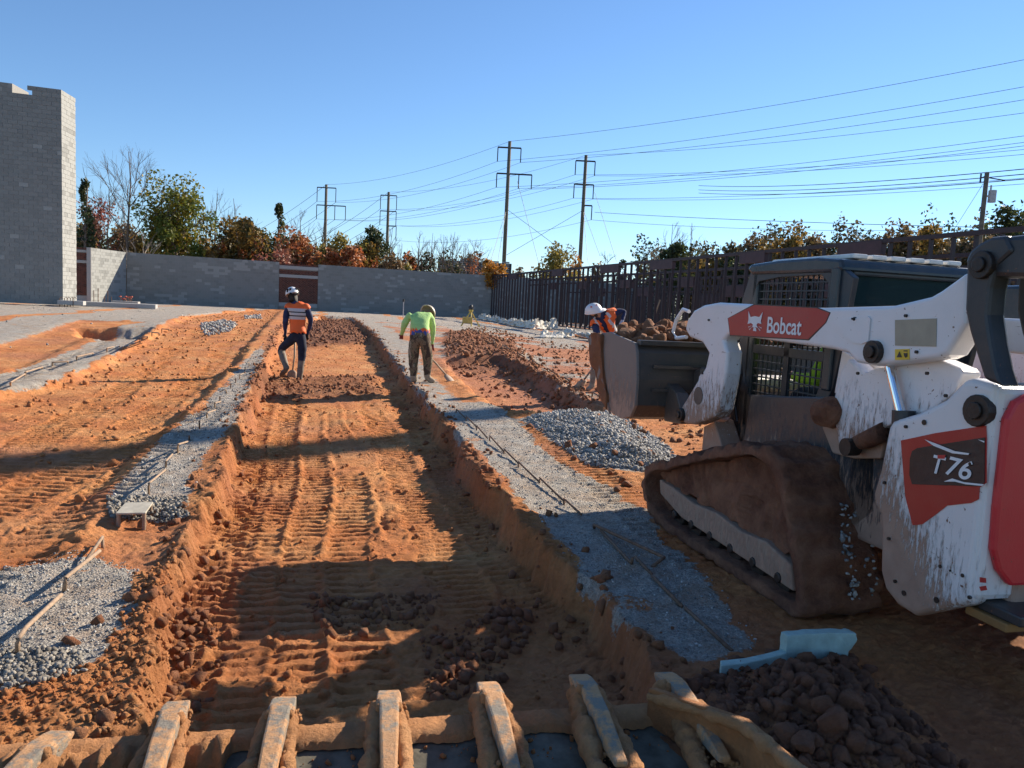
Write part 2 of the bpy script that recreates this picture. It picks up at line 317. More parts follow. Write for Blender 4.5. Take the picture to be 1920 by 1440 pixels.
def ground(X, Y, detail=True):
    w1 = fbm(X*1.7, Y*1.7, 3, 3)*.13+fbm(X*9, Y*9, 4, 5)*.04
    z = G0(Y)+fbm(X*.5, Y*.5, 3, 9)*.03
    un0 = X*cos(radians(15.5))+Y*sin(radians(15.5)); lowl = ss(.3, -.5, un0)*ss(7.5, 5.0, Y); z = z-.10*lowl
    grav = np.zeros_like(z); dark = np.zeros_like(z); red = ss(-.1, .6, fbm(X*.7, Y*.7, 4, 31))*.6; wet = np.zeros_like(z)
    t1 = sd(T1, X, Y)+w1; inT = ss(-.03, .06, t1)
    d1 = sd(D1, X, Y)+w1; inD = ss(-.08, .2, d1); d2 = sd(D2, X, Y)+w1; inD2 = ss(-.1, .3, d2); dt = ss(-.12, .2, sd(DT, X, Y)+w1*.5)
    t2 = sd(T2, X, Y)+w1; inT2 = ss(-.05, .2, t2)
    z = z-(.25-.09*lowl)*inT-.13*np.maximum(inD*(1-.6*lowl), dt*.95*(1-.5*lowl))-.07*inD2-.2*inT2
    z = z-.35*ss(-.1, .2, sd(PIT, X, Y)+w1)
    sp = ss(-.3, .5, sd(SP1, X, Y)+w1*2); z = z+sp*.07; sp2 = ss(-.3, .35, sd(SP2, X, Y)+w1*2); z = z+sp2*.025
    be = ss(-.15, .5, sd(BERM2, X, Y)+w1*2); z = z+be*.09
    mn = ss(-.1, .7, sd(MND, X, Y)+w1); z = z+mn*.13
    gpl = ss(-.1, .7, sd(GP, X, Y)+w1); z = z+gpl*.11
    for P, wd in ((GR, .07), (GR2, .15), (GL, .1), (GL2, .1), (G3, .15), (G4, .25), (GP, .08), (FG, .35)):
        s = sd(P, X, Y)+w1*1.1; grav = np.maximum(grav, ss(-wd, wd, s)*(1 if P is not GR2 and P is not G4 else .72))
    grav = grav*(1-inT)*(1-.9*be)*(1-inT2)*(1-.95*inD2)*(1-.92*inD)
    # stripes of soil across the far gravel, wheel lines
    fg = ss(-.3, .5, sd(FG, X, Y)+w1)
    un = X*cos(FAN)+Y*sin(FAN); vv = -X*sin(FAN)+Y*cos(FAN)
    st = ss(.86, .97, np.sin(un*1.25+fbm(X*.2, Y*.2, 2, 6)*1.2))*fg; grav = np.clip(grav-st*.75, 0, 1)
    # clod zones
    edge = np.exp(-(t1/.16)**2)*(Y < 30)+.8*np.exp(-(d1/.3)**2)+.6*np.exp(-(d2/.3)**2)+np.exp(-(t2/.3)**2)
    clz = np.clip(edge*.55*(1-grav*.8)+sp+sp2*.9+be+mn*.4+ss(.25, .6, fbm(X*.8, Y*.8, 3, 21))*.45*(1-fg)*(1-grav), 0, 1)
    right = ss(.6, 1.2, un-1.9-.12*np.maximum(vv-3, 0)*0)*(1-grav); clz = np.clip(clz+right*.3*(Y > 5.5), 0, 1)
    mid = ss(10, 13, Y)*ss(0, 1.5, un-2.4)*(1-fg); grav = np.clip(grav+mid*ss(-.25, .35, fbm(X*.6, Y*1.1, 4, 17))*.75*(1-be)*(1-inT2), 0, 1); red = np.clip(red+mid*.8+np.exp(-((t1+.1)/.15)**2)*.4*(Y > 9), 0, 1)
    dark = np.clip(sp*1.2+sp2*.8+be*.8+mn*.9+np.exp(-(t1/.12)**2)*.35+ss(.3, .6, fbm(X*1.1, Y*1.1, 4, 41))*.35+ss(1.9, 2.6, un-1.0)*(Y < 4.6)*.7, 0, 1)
    if detail:
        tr = np.zeros_like(z)
        for (a, b), hw, per in LANES:
            e = b-a; L = np.hypot(*e); e = e/L; n = np.array([-e[1], e[0]]); s = (X-a[0])*e[0]+(Y-a[1])*e[1]; o = (X-a[0])*n[0]+(Y-a[1])*n[1]
            o = o+.06*vn(s*.5, s*0+hw*9, 2); k = (s > -1.6) & (s < L+2.5) & (np.abs(o) < hw*1.6)
            if not k.any(): continue
            ok = o[k]; sk = s[k]; m = ss(hw*1.25, hw*.9, np.abs(ok)); ph = sk+np.abs(ok)*.10+.015*vn(ok*9, sk*7, 4)
            g = ss(.15, .75, np.sin(2*pi*ph/per)); am = (.45+.65*ss(-.5, .4, fbm(sk*1.2, ok*5, 3, 8)))*(.25+.75*ss(-.35, .15, fbm(sk*2.6, ok*9+hw*30, 3, 18)))
            rim = np.exp(-((np.abs(ok)-hw*1.15)/.028)**2)
            z[k] += m*(-.052*g*am-.0)+rim*(.006+.02*vn(sk*14, ok*14, 3)); tr[k] = np.maximum(tr[k], m)
        # wavy lengthwise ridges left by the bucket down the trench middle
        cen = ss(.05, .3, t1)*(1-tr)*(Y > 2.2)*(Y < 15)
        for k_, u0 in enumerate((.02, .33, .62, -.2)):
            uu = un-u0-.05*vn(vv*.9, vv*0+k_, 5)-.02*vn(vv*3, vv*0+k_, 6); z += cen*(.022*np.exp(-(uu/.022)**2)-.014*np.exp(-((uu-.05)/.03)**2))*ss(-.2, .3, vn(vv*.8, vv*0+k_*3.3, 7))
        z += cen*ss(.1, .5, vn(vv*2.2, un*2, 71))*.012*np.sin(vv*46+3*vn(un*4, vv*3, 9))
        far = np.clip(6/np.maximum(Y, 1), .5, 1)
        fl = 1-ss(.2, .5, fbm(X*1.5, Y*1.5, 3, 91))*.6
        z += clz*(.022*lumps(X*11, Y*11, 1)+.025*lumps(X*5.2+3, Y*5.2, 2)*ss(.1, .6, clz)+.018*lumps(X*24, Y*24, 3)+.03*np.abs(fbm(X*13, Y*13, 4, 23)))
        sm = np.maximum(grav*.8, 0)
        z += (1-sm)*(1-.55*tr)*(.007*lumps(X*17+5, Y*17, 4)*fl+.013*fbm(X*11, Y*11, 4, 51)+.012*fbm(X*3, Y*3, 3, 61)*fl+.010*fbm(X*34, Y*34, 3, 66))
        # cracked, streaky scraped surface
        z += (1-sm)*(1-tr)*.011*np.abs(fbm(un*4, vv*16, 4, 77))*ss(0, .3, fbm(X*.9, Y*.9, 2, 88)+.2)
        z += grav*(.004*lumps(X*60, Y*60, 5)+.012*fbm(X*8, Y*8, 3, 72))+gpl*(.03*lumps(X*19, Y*19, 6)+.04*fbm(X*3, Y*3, 3, 73))
        grav = np.clip(grav-.5*ss(.35, .6, fbm(X*2.6, Y*2.6, 4, 44)), 0, 1)
    wet = np.clip(dt*.7+ss(.4, .7, fbm(X*1.3, Y*1.3, 3, 14))*.3*inT, 0, 1)
    return z, grav, dark, red, wet
def gz(x, y, detail=True): return float(ground(np.array([float(x)]), np.array([float(y)]), detail)[0][0])
NR, NC = 1180, 600
r = 1.15*(74/1.15)**np.linspace(0, 1, NR); ta = np.linspace(-1.02, 1.0, NC)
YY, TT = np.meshgrid(r, ta, indexing='ij'); XX = YY*TT
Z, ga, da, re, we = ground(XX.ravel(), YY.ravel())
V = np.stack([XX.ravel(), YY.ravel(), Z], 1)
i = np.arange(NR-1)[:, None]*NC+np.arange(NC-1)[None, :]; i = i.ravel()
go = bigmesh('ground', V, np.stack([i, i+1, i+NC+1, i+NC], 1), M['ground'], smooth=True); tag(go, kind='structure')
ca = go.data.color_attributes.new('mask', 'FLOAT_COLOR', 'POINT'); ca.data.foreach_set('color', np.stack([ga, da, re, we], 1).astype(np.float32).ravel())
# the site beyond the worked area, out to the horizon
bs = MB(); bs.box((0, 500, -1.6), (900, 700, .5)); bo = bs.build('terrain', simple('field_grass', (.12, .10, .05), .95, 0, .4, .3)); tag(bo, kind='structure')

# ------------------------------------------------------------ loose stones and clods (uncountable)
def ico(sub):
    bm = bmesh.new(); bmesh.ops.create_icosphere(bm, subdivisions=sub, radius=1); v = np.array([x.co[:] for x in bm.verts]); f = np.array([[q.index for q in x.verts] for x in bm.faces]); bm.free(); return v, f
ICO = {1: ico(1), 2: ico(2), 3: ico(3)}
def rocks(name, pts, sizes, mat, sub=1, rough=.28, flat=.75, parent=None, kind='stuff', smooth=False):
    v0, f0 = ICO[sub]; n = len(pts)
    tem = []
    for k in range(10):
        q = v0.copy(); rs_ = np.random.default_rng(100+k)
        for _ in range(9 if sub > 1 else 5):   # broken faces: trim the lump by random planes
            nn = rs_.normal(size=3); nn /= np.linalg.norm(nn); dd = rs_.uniform(.38, .75); ex = np.clip(q@nn-dd, 0, None); q = q-ex[:, None]*nn
        q = q*1.12 if sub > 1 else q*rs_.uniform(.72, 1.3, (len(q), 1))
        q = np.array([v*(1.15+rough*.45*mnoise.fractal(Vector(v*2.1+Vector((k*7.7, 0, 0))), 1, 2, 3)) for v in [Vector(t_) for t_ in q]]); tem.append(q)
    Vs = np.empty((n, len(v0), 3)); 
    for k in range(n):
        a, b, c = rng.uniform(0, 2*pi, 3); R = np.array(Matrix.Rotation(a, 3, 'Z')@Matrix.Rotation(b*.3, 3, 'X'))
        s = sizes[k]*np.array([rng.uniform(.75, 1.3), rng.uniform(.75, 1.2), rng.uniform(flat*.8, flat*1.2)])
        Vs[k] = (tem[k % 10]@np.array(Matrix.Rotation(c, 3, 'Y')).T*s)@R.T+pts[k]
    Fs = (f0[None]+np.arange(n)[:, None, None]*len(v0)).reshape(-1, 3)
    o = bigmesh(name, Vs.reshape(-1, 3), Fs, mat, parent, smooth=smooth)
    if kind: tag(o, kind=kind)
    return o
def scatter(poly, n, smin, smax, power=3, zf=.35, edge=False, spread=.1):
    P = np.array(poly); out = []
    if edge:
        L = np.hypot(*(np.roll(P, -1, 0)-P).T); cum = np.cumsum(L); 
        k = np.searchsorted(cum, rng.uniform(0, cum[-1], n)); k = np.clip(k, 0, len(P)-1); t = rng.uniform(0, 1, n)[:, None]
        X = P[k]*(1-t)+np.roll(P, -1, 0)[k]*t+rng.normal(0, spread, (n, 2))
    else:
        lo = P.min(0); hi = P.max(0); X = np.empty((0, 2))
        while len(X) < n:
            q = rng.uniform(lo, hi, (n*2, 2)); X = np.vstack([X, q[sd(poly, q[:, 0], q[:, 1]) > 0]])
        X = X[:n]
    s = smin+(smax-smin)*rng.uniform(0, 1, n)**power; z = ground(X[:, 0], X[:, 1])[0]
    return np.column_stack([X, z+s*zf]), s
def inview(p, s):
    k = (p[:, 1] > 1.3) & (np.abs(p[:, 0]) < p[:, 1]*.95); return p[k], s[k]
T1c = [q for q in T1]
p, s = inview(*scatter(T1c, 4500, .005, .045, 4, .3, True, .13)); rocks('clay_clods', p, s, M['clod'], 1, .8); D.objects['clay_clods']['label'] = 'crumbly clay clods lying along the edges of the long trench'; D.objects['clay_clods']['category'] = 'soil'
p, s = inview(*scatter(T1c, 6000, .003, .026, 4, .3)); o = rocks('clay_crumbs', p, s, M['clay'], 1, .8); tag(o, 'small orange clay crumbs scattered over the trench floor', 'soil')
ps_ = [scatter(WP(q_, -.25), n_, .006, .04, 2.5, .3) for q_, n_ in (([(305, 1155), (400, 1145), (412, 1200), (335, 1218)], 130), ([(560, 1120), (830, 1110), (800, 1170), (620, 1200)], 200), ([(790, 1200), (960, 1120), (1010, 1180), (900, 1320), (800, 1310)], 260), ([(330, 1215), (420, 1210), (380, 1330), (300, 1330)], 70))]; o = rocks('trench_clumps', np.vstack([q_[0] for q_ in ps_]), np.concatenate([q_[1] for q_ in ps_]), M['clod'], 1, .8); tag(o, 'dark clumps of torn clay on the near trench floor', 'soil')
p, s = inview(*scatter(D1, 4500, .005, .05, 5, .3)); LBK = WP([(-100, 1330), (190, 1240), (240, 1110), (330, 1010), (330, 1150), (260, 1380), (160, 1560), (-200, 1560)], -.1); p3_, s3_ = scatter(LBK, 2200, .003, .02, 3, .3); p, s = inview(np.vstack([p, p3_]), np.r_[s, s3_]); o = rocks('field_clods', p, s, M['clay'], 1, .8); tag(o, 'orange clods scattered over the graded field on the left', 'soil')
p, s = scatter(SP1, 1500, .015, .075, 2.5, .3); o = rocks('spoil_clods', p, s, M['mud'], 1, .8); tag(o, 'dark brown loosened soil heaped at the far end of the trench', 'soil')
p, s = scatter(BERM2, 1500, .012, .075, 2.5, .2); p2_, s2_ = scatter(SP2, 600, .01, .05, 2.5, .3); o = rocks('bank_clods', np.vstack([p, p2_]), np.r_[s, s2_], M['clod'], 1, .8); tag(o, 'brown clods on the dug bank and around the workers', 'soil')
p, s = scatter(MND, 2400, .003, .034, 4, .3); k_ = s < .014; o = rocks('rubble_crumbs', p[k_], s[k_], M['mud'], 1, .5, .9); tag(o, 'fine dark crumbs between the clay lumps beside the blue foam board', 'soil'); p = p[~k_]; s = s[~k_]; pb = np.array([gp(*q, .2) for q in [(1590, 1290), (1545, 1300), (1612, 1355), (1440, 1345), (1520, 1260), (1480, 1330), (1400, 1300), (1560, 1330), (1470, 1290), (1510, 1350)]])
for q in pb: q[2] = gz(q[0], q[1])+.03
p = np.vstack([p, pb]); s = np.r_[s, rng.uniform(.03, .05, len(pb))]; o = rocks('rubble_clods', p, s, M['mud'], 2, .5, .9); tag(o, 'mound of dark clay lumps and stones beside the blue foam board', 'soil')
p, s = scatter(GP, 7000, .010, .025, 1.2, .4); o = rocks('gravel_heap', p, s, M['gravel'], 1, .35); tag(o, 'low heap of grey crushed stone spread ahead of the white track loader', 'gravel')
p, s = inview(*scatter(GR, 3500, .003, .010, 2.5, .3)); o = rocks('strip_gravel', p, s, M['gravel'], 1, .35); tag(o, 'fine grey gravel along the strip right of the trench', 'gravel')
pa, sa = scatter(GL2, 3000, .003, .009, 2.5, .3); pb, sb = scatter(GL, 1800, .004, .014, 2, .3); p, s = inview(np.vstack([pa, pb]), np.r_[sa, sb]); o = rocks('left_strip_gravel', p, s, M['gravel'], 1, .35); tag(o, 'fine pale gravel on the strip left of the trench', 'gravel')
RB = WP([(-60, 1225), (60, 1215), (150, 1225), (160, 1260), (60, 1285), (-60, 1300)], -.1); pa, sa = scatter(RB, 900, .004, .017, 2, .3)
RB2 = WP([(200, 915), (350, 915), (355, 945), (205, 940)]); pb, sb = scatter(RB2, 800, .007, .022, 1.5, .5); o = rocks('edge_rubble', np.vstack([pa, pb]), np.r_[sa, sb], M['rubble'], 1, .6); tag(o, 'coarser broken stone at the cut ends of the left gravel strip', 'gravel')
S1 = WP([(375, 622), (420, 612), (446, 622), (430, 636), (382, 642)], .0); pa, sa = scatter(S1, 420, .03, .07, 1.5, .9); S2 = WP([(458, 598), (488, 597), (492, 604), (460, 606)], .1); pb, sb = scatter(S2, 140, .04, .07, 1.5, .9)
o = rocks('small_gravel_heaps', np.vstack([pa, pb]), np.r_[sa, sb], M['gravel'], 1, .35); tag(o, 'two small heaps of pale gravel dumped on the orange field', 'gravel')
p, s = inview(*scatter(FG, 9000, .02, .05, 2, .3)); p = p[p[:, 1] < 45]; o = rocks('pad_gravel', p, s[:len(p)], M['gravel'], 1, .35); tag(o, 'loose grey stones over the far gravel pad', 'gravel')
RGT = WP([(1020, 660), (1290, 690), (1350, 800), (1330, 850), (1210, 960), (930, 760), (850, 640), (900, 625)]); p, s = scatter(RGT, 3000, .01, .06, 3.5, .3); o = rocks('churned_clods', p, s, M['clod'], 1, .8); tag(o, 'churned reddish clods between the gravel heap and the steel frame', 'soil')

# ------------------------------------------------------------ masonry
BM = [M['b0'], M['b1'], M['b2'], M['b3']]
def blockmesh(w, h, y0, y1, mi):
    m = MB(); m.box((w/2, (y0+y1)/2, h/2), (w/2, (y1-y0)/2, h/2)); return m
_bcache = {}
def blockpart(w, mi):
    k = (round(w, 3), mi)
    if k not in _bcache:
        m = blockmesh(w, .195, -.08, 0, mi); o = m.build('block', BM[mi]); D.objects.remove(o, do_unlink=False) if False else None
        _bcache[k] = o.data; D.objects.remove(o)
    return _bcache[k]
BV = [(sx, sy, sz) for sx in (0, 1) for sy in (0, 1) for sz in (0, 1)]
BF = [(0, 1, 3, 2), (4, 6, 7, 5), (0, 4, 5, 1), (2, 3, 7, 6), (0, 2, 6, 4), (1, 5, 7, 3)]
def face_blocks(parent, org, xd, nd, L, courses, budget, weights=(.55, .2, .04, .21), skip=None, patch=0.0, z0=0.0):
    """courses of blocks on one face; the first `budget` are parts, the rest one joined part"""
    xd = Vector((*xd, 0)).normalized(); nd = Vector((*nd, 0)).normalized(); st = MB(); used = 0
    R = Matrix((xd, nd, Vector((0, 0, 1)))).transposed()
    cells = []
    for c in range(courses):
        x = 0.0; first = .2 if c % 2 else .4
        while x < L-.03:
            w = min(first if x == 0 else .4, L-x); cells.append((c, x, w)); x += w
    cells = [q for q in cells if not (skip and skip(q[1]+q[2]/2, q[0]))]
    for c, x, w in cells:
        mi = int(rng.choice(4, p=weights))
        if patch and vn(np.array([x*.35]), np.array([c*.35]), 5)[0] > .15 and rng.random() < patch: mi = 2
        y = rng.uniform(-.004, .006)
        p = Vector(org)+xd*(x+.006)+nd*y+Vector((0, 0, z0+c*.2033+.005))
        if used < budget and w > .3:
            o = D.objects.new('block', blockpart(w-.012, mi)); COL.objects.link(o); o.parent = parent
            o.matrix_local = Matrix.Translation(p)@R.to_4x4(); used += 1
        else:
            vs = [p+R@Vector((a*(w-.012), -.08*(1-b), d*.193)) for a, b, d in BV]; st.add(vs, BF, mi)
    if st.v: o = st.build('block_courses', BM, parent); tag(o, kind='stuff')
def brickface(parent, org, xd, nd, L, z0, z1, name='brickwork'):
    xd = Vector((*xd, 0)).normalized(); nd = Vector((*nd, 0)).normalized(); R = Matrix((xd, nd, Vector((0, 0, 1)))).transposed(); st = MB(); z = z0; c = 0
    while z < z1-.03:
        x = -.1 if c % 2 else 0.
        while x < L:
            a = max(x, 0); b = min(x+.2, L)
            if b-a > .03:
                vs = [Vector(org)+xd*(a+.006)+nd*rng.uniform(0, .008)+Vector((0, 0, z+.006))+R@Vector((q*(b-a-.012), -.05*(1-t), s*.055)) for q, t, s in BV]; st.add(vs, BF, int(rng.random() < .35))
            x += .21
        z += .068; c += 1
    o = st.build(name, [M['brick'], M['brick2']], parent); tag(o, kind='stuff'); return o
def wall(name, p, q, zb, courses, th, label, budget=300, **kw):
    """free-standing block wall from p to q, its front facing the camera side"""
    p = np.array(p[:2]); q = np.array(q[:2]); L = np.hypot(*(q-p)); d = (q-p)/L; n = np.array([d[1], -d[0]])
    if n@(-p) < 0: n = -n
    e = empty(name, (p[0], p[1], zb), 0, label, 'wall'); m = MB(); c = d*L/2-n*(th/2+.012)
    rot = Matrix.Rotation(atan2(d[1], d[0]), 3, 'Z'); m.box((c[0], c[1], courses*.2033/2), (L/2-.004, th/2, courses*.2033/2), rot); m.build('mortar_core', M['mortar'], e)
    face_blocks(e, (0, 0, 0), d, n, L, courses, budget, **kw); return e, d, n, L
pA = gp(238, 567, .38)[:2]; pB = gp(910, 597, .38)[:2]; dW = (pB-pA)/np.hypot(*(pB-pA))
def along(px): # point of the far wall seen at a photo column
    r_ = ray(px, 540)[:2]; A = np.array([[r_[0], -dW[0]], [r_[1], -dW[1]]]); t, s = np.linalg.solve(A, pA); return s
s1, s2, s3 = along(523), along(596), along(910)
ZW = .30
wall('block_wall', pA, pA+dW*s1, ZW, 18, .2, 'long grey concrete block wall with paler blocks, left of the brick panel under the trees', patch=.5)
wall('block_wall', pA+dW*s2, pA+dW*(s3+16), ZW, 18, .2, 'grey concrete block wall right of the brick panel, running behind the steel studs', patch=.25)
e = empty('brick_panel_wall', (*(pA+dW*s1), ZW), 0, 'recessed red brick panel with two pale stone bands between grey block walls', 'wall')
nW = np.array([dW[1], -dW[0]]); Lp = s2-s1; m = MB(); c = dW*Lp/2-nW*.25; rot = Matrix.Rotation(atan2(dW[1], dW[0]), 3, 'Z')
m.box((c[0], c[1], 1.76), (Lp/2, .14, 1.76), rot); m.build('mortar_core', M['mortar'], e)
og = (-nW[0]*.06, -nW[1]*.06, 0)
for a, b in ((.62, 2.52), (2.78, 3.14), (3.44, 3.56)): brickface(e, og, dW, nW, Lp, a, b)
for a, h in ((0.3, .3), (2.54, .22), (3.18, .24)):
    m = MB(); c = dW*Lp/2-nW*.09; m.box((c[0], c[1], a+h/2), (Lp/2-.01, .07, h/2), rot); m.build('stone_band', M['concrete'], e)
# return wall, in the sun
pR = gp(172, 566, .38)[:2]
wall('block_wall', pR, pA-dW*.05, ZW, 18, .2, 'short sunlit block wall returning towards the tower, split by a diagonal shadow', weights=(.2, .0, .7, .1))  # mostly the palest block: sunlight put into the colour of this face
e = empty('brick_panel_wall', (*(pR-dW*.28), ZW), 0, 'narrow red brick panel between the tall block tower and the sunlit wall', 'wall')
m = MB(); m.box((-.95*dW[0]-nW[0]*.2, -.95*dW[1]-nW[1]*.2, 1.8), (.95, .12, 1.8), rot); m.build('mortar_core', M['mortar'], e)
og = (-1.9*dW[0]-nW[0]*.03, -1.9*dW[1]-nW[1]*.03, 0)
for a, b in ((.5, 2.6), (2.82, 3.3), (3.5, 3.6)): brickface(e, og, dW, nW, 1.9, a, b)
m = MB(); m.box((dW[0]*.14, dW[1]*.14, 1.83), (.13, .14, 1.83), rot); m.build('end_pier', M['concrete'], e)
for a, h in ((0, .45), (2.62, .18), (3.32, .16)):
    m = MB(); m.box((-.95*dW[0]-nW[0]*.06, -.95*dW[1]-nW[1]*.06, a+h/2), (.94, .07, h/2), rot); m.build('stone_band', M['concrete'], e)
# tower
tc = dp(118, 566, 37.5); tb = dp(144, 566, 39.1); tp = dp(112, 170, 37.5)
zt0 = float(tc[2])-.15; nc = int(round((tp[2]-zt0)/.2033)); d1v = -np.array([cos(radians(20)), sin(radians(20))]); d2v = (tb-tc)[:2]; L2 = np.hypot(*d2v); d2v = d2v/L2
tw = empty('block_tower', (tc[0], tc[1], zt0), 0, 'tall grey concrete block tower with a notch in its top at the left', 'tower'); H_ = nc*.2033
m = MB(); n1 = np.array([-d1v[1], d1v[0]]); n1 = n1 if n1@(-tc[:2]) > 0 else -n1; n2 = np.array([d2v[1], -d2v[0]]); n2 = n2 if n2[0] > 0 else -n2
def corebox(x0, x1, za, zb):
    a0 = d1v*x0-n1*.012-(n2*.012 if x0 == 0 else 0); a1 = d1v*x1-n1*.012; q = [a0, a1, a1+d2v*(L2-.02), a0+d2v*(L2-.02)]
    vs = [(*p, za) for p in q]+[(*p, zb) for p in q]; m.add(vs, [(0, 1, 2, 3), (7, 6, 5, 4), (0, 4, 5, 1), (1, 5, 6, 2), (2, 6, 7, 3), (3, 7, 4, 0)])
corebox(0, 6, 0, H_-.42); corebox(0, 1.2, H_-.42, H_); corebox(2.0, 6, H_-.42, H_); m.build('mortar_core', M['mortar'], tw)
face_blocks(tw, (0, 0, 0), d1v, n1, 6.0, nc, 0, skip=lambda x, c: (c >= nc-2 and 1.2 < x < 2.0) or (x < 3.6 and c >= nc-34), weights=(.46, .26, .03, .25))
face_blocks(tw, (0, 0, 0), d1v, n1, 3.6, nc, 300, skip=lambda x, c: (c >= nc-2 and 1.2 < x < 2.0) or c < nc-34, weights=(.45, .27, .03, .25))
face_blocks(tw, (0, 0, 0), d2v, n2, L2, nc, 0, weights=(.15, .0, .8, .05))  # sun side gets paler blocks than the front, light painted in by colour
# footings with dowels by the tower
def boxthing(name, c, h, rz, mat, label, cat, group=None, bevel=.01):
    m = MB(); m.box((0, 0, h[2]), h); o = m.build(name, mat, bevel=bevel); o.location = c; o.rotation_euler = (0, 0, rz); tag(o, label, cat, group); return o
f1 = gp(170, 570, .5); boxthing('footing', (f1[0]+1.2, f1[1]-.5, .42), (2.3, .5, .11), .33, M['concrete'], 'low concrete footing in front of the sunlit wall, with dowels standing in it', 'footing')
f2 = dp(236, 573, 45); boxthing('footing', (f2[0], f2[1], .42), (.7, .5, .12), .33, M['concrete'], 'small concrete footing at the foot of the shaded wall, under red capped bars', 'footing')
f3 = dp(128, 572, 37); boxthing('footing', (f3[0], f3[1]+.3, .5), (.55, .35, .1), .33, M['concrete'], 'concrete footing at the corner of the tall tower', 'footing')
for k, (px, yt, yb) in enumerate([(176, 544, 568), (184, 541, 570), (202, 545, 569), (196, 555, 569), (209, 556, 569)]):
    b = dp(px, yb, 45.3); t = dp(px-1, yt, 45.3); m = MB(); m.tube([(0, 0, -.15), (.0, 0, t[2]-b[2])], .02, 6); o = m.build('rebar_dowel', M['rebar']); o.location = b
    tag(o, ('first tall dowel at the left of the footing by the sunlit wall', 'tallest dowel of the footing by the sunlit wall', 'tall dowel at the right of the footing by the sunlit wall', 'short dowel near the middle of the footing by the sunlit wall', 'short dowel at the right end of the footing by the sunlit wall')[k], 'rebar', 'dowels in the footing by the sunlit wall')
for k, px in enumerate((121, 126, 132, 137, 112)):
    b = dp(px, 571, 37); m = MB(); m.tube([(0, 0, -.1), (0, 0, .3), (.06, .02, .36), (.14, .04, .30)], .018, 6); o = m.build('rebar_hook', M['rebar']); o.location = b
    tag(o, ('leftmost but one', 'middle', 'second from the right', 'rightmost', 'leftmost')[k]+' bent hook of rebar at the foot of the tower corner', 'rebar', 'hooked bars at the tower corner')
cr = M['redcap'] = simple('red_cap_plastic', (.55, .12, .07), .6)
for k in range(9):
    b = dp(226+k*2.7+rng.uniform(-1, 1), 566, 44.8); m = MB(); h = rng.uniform(.12, .3); m.tube([(0, 0, -.1), (rng.uniform(-.05, .05), 0, h)], .014, 5, 0); m.box((0, 0, h+.02), (.05, .04, .03), None, 1)
    o = m.build('capped_bar', [M['rebar'], cr]); o.location = b; tag(o, ('leftmost', 'second', 'third', 'fourth', 'middle', 'sixth', 'seventh', 'eighth', 'rightmost')[k]+' red capped bar on the small footing by the shaded wall', 'rebar', 'red capped bars')

# ------------------------------------------------------------ primed steel stud framing on the right
q0 = gp(912, 517, 4.0)[:2]; q1 = gp(1920, 424, 4.0)[:2]; dF = (q1-q0)/np.hypot(*(q1-q0)); LF = np.hypot(*(q1-q0)); nF = np.array([dF[1], -dF[0]]); nF = nF if nF@(-q0) > 0 else -nF
aF = atan2(dF[1], dF[0])
def studwall(off, top, L0, L1, label, sp=.72, base=.34, mid=None, panels=(), heads=(), w=.030, dpth=.055):
    o0 = q0-nF*off+dF*L0; L = L1-L0; e = empty('steel_stud_wall', (o0[0], o0[1], base), aF, label, 'wall frame'); h = top-base
    sm = MB(); sm.box((0, 0, h/2), (w, dpth, h/2-.05)); so = sm.build('stud', M['steel'], e); so.location = (0, 0, 0); n = int(L/sp); k0 = 0
    sl = [so]
    for k in range(1, n):
        c = dup(so, e); c.location = (k*sp+rng.uniform(-.02, .02), 0, 0)
    m = MB(); m.box((L/2, 0, h-.06), (L/2, dpth+.02, .06)); m.build('top_rail', M['steel'], e)
    m = MB(); m.box((L/2, 0, .04), (L/2, dpth+.02, .04)); m.build('bottom_rail', M['steel'], e)
    if mid: 
        m = MB(); m.box((L/2, dpth*.3, mid-base), (L/2, .03, .045)); m.build('middle_rail', M['steel'], e)
    for a, b, z0, z1 in panels:
        m = MB(); m.box(((a+b)/2-L0, .0, (z0+z1)/2-base), ((b-a)/2, dpth+.03, (z1-z0)/2)); m.build('header_panel', M['steel2'], e)
    return e
studwall(0, 4.0, 0, LF+7, 'front row of dark maroon steel studs under a sloping top rail, right of the block wall', panels=[(s, s+w_, 3.55, 3.95) for s, w_ in ((7, 2.2), (17, 2.0), (25, 2.4), (31, 2.2), (38.5, 1.6), (44, 1.8))])
studwall(2.6, 3.75, 4, LF+2, 'second row of dark steel studs standing behind the front row', sp=1.0, mid=3.3, panels=[(s, s+1.6, 2.9, 3.4) for s in (9, 15, 22, 29, 36, 42)])
studwall(6.5, 3.75, 3, LF+2, 'third row of dark steel studs, behind the second', sp=.9, mid=2.9, panels=[(s, s+2.5, 2.6, 3.2) for s in (8, 16, 27, 35)])
studwall(11, 3.6, 2, LF, 'rearmost row of dark steel studs in front of the wooded slope', sp=.7, mid=3.0, panels=[(s, s+2.5, .5, 3.0) for s in (6, 17, 30, 40)])
sl = boxthing('floor_slab', (q0[0]+dF[0]*LF/2-nF[0]*6, q0[1]+dF[1]*LF/2-nF[1]*6, .25), (LF/2+6, 6.8, .055), aF, M['concrete'], 'pale concrete floor slab under the steel stud framing', 'slab')
for k, (px, yt, yb, Y) in enumerate([(1256, 560, 610, 40), (1163, 563, 580, 46), (1236, 566, 600, 42)]):
    pass
brace = MB(); 
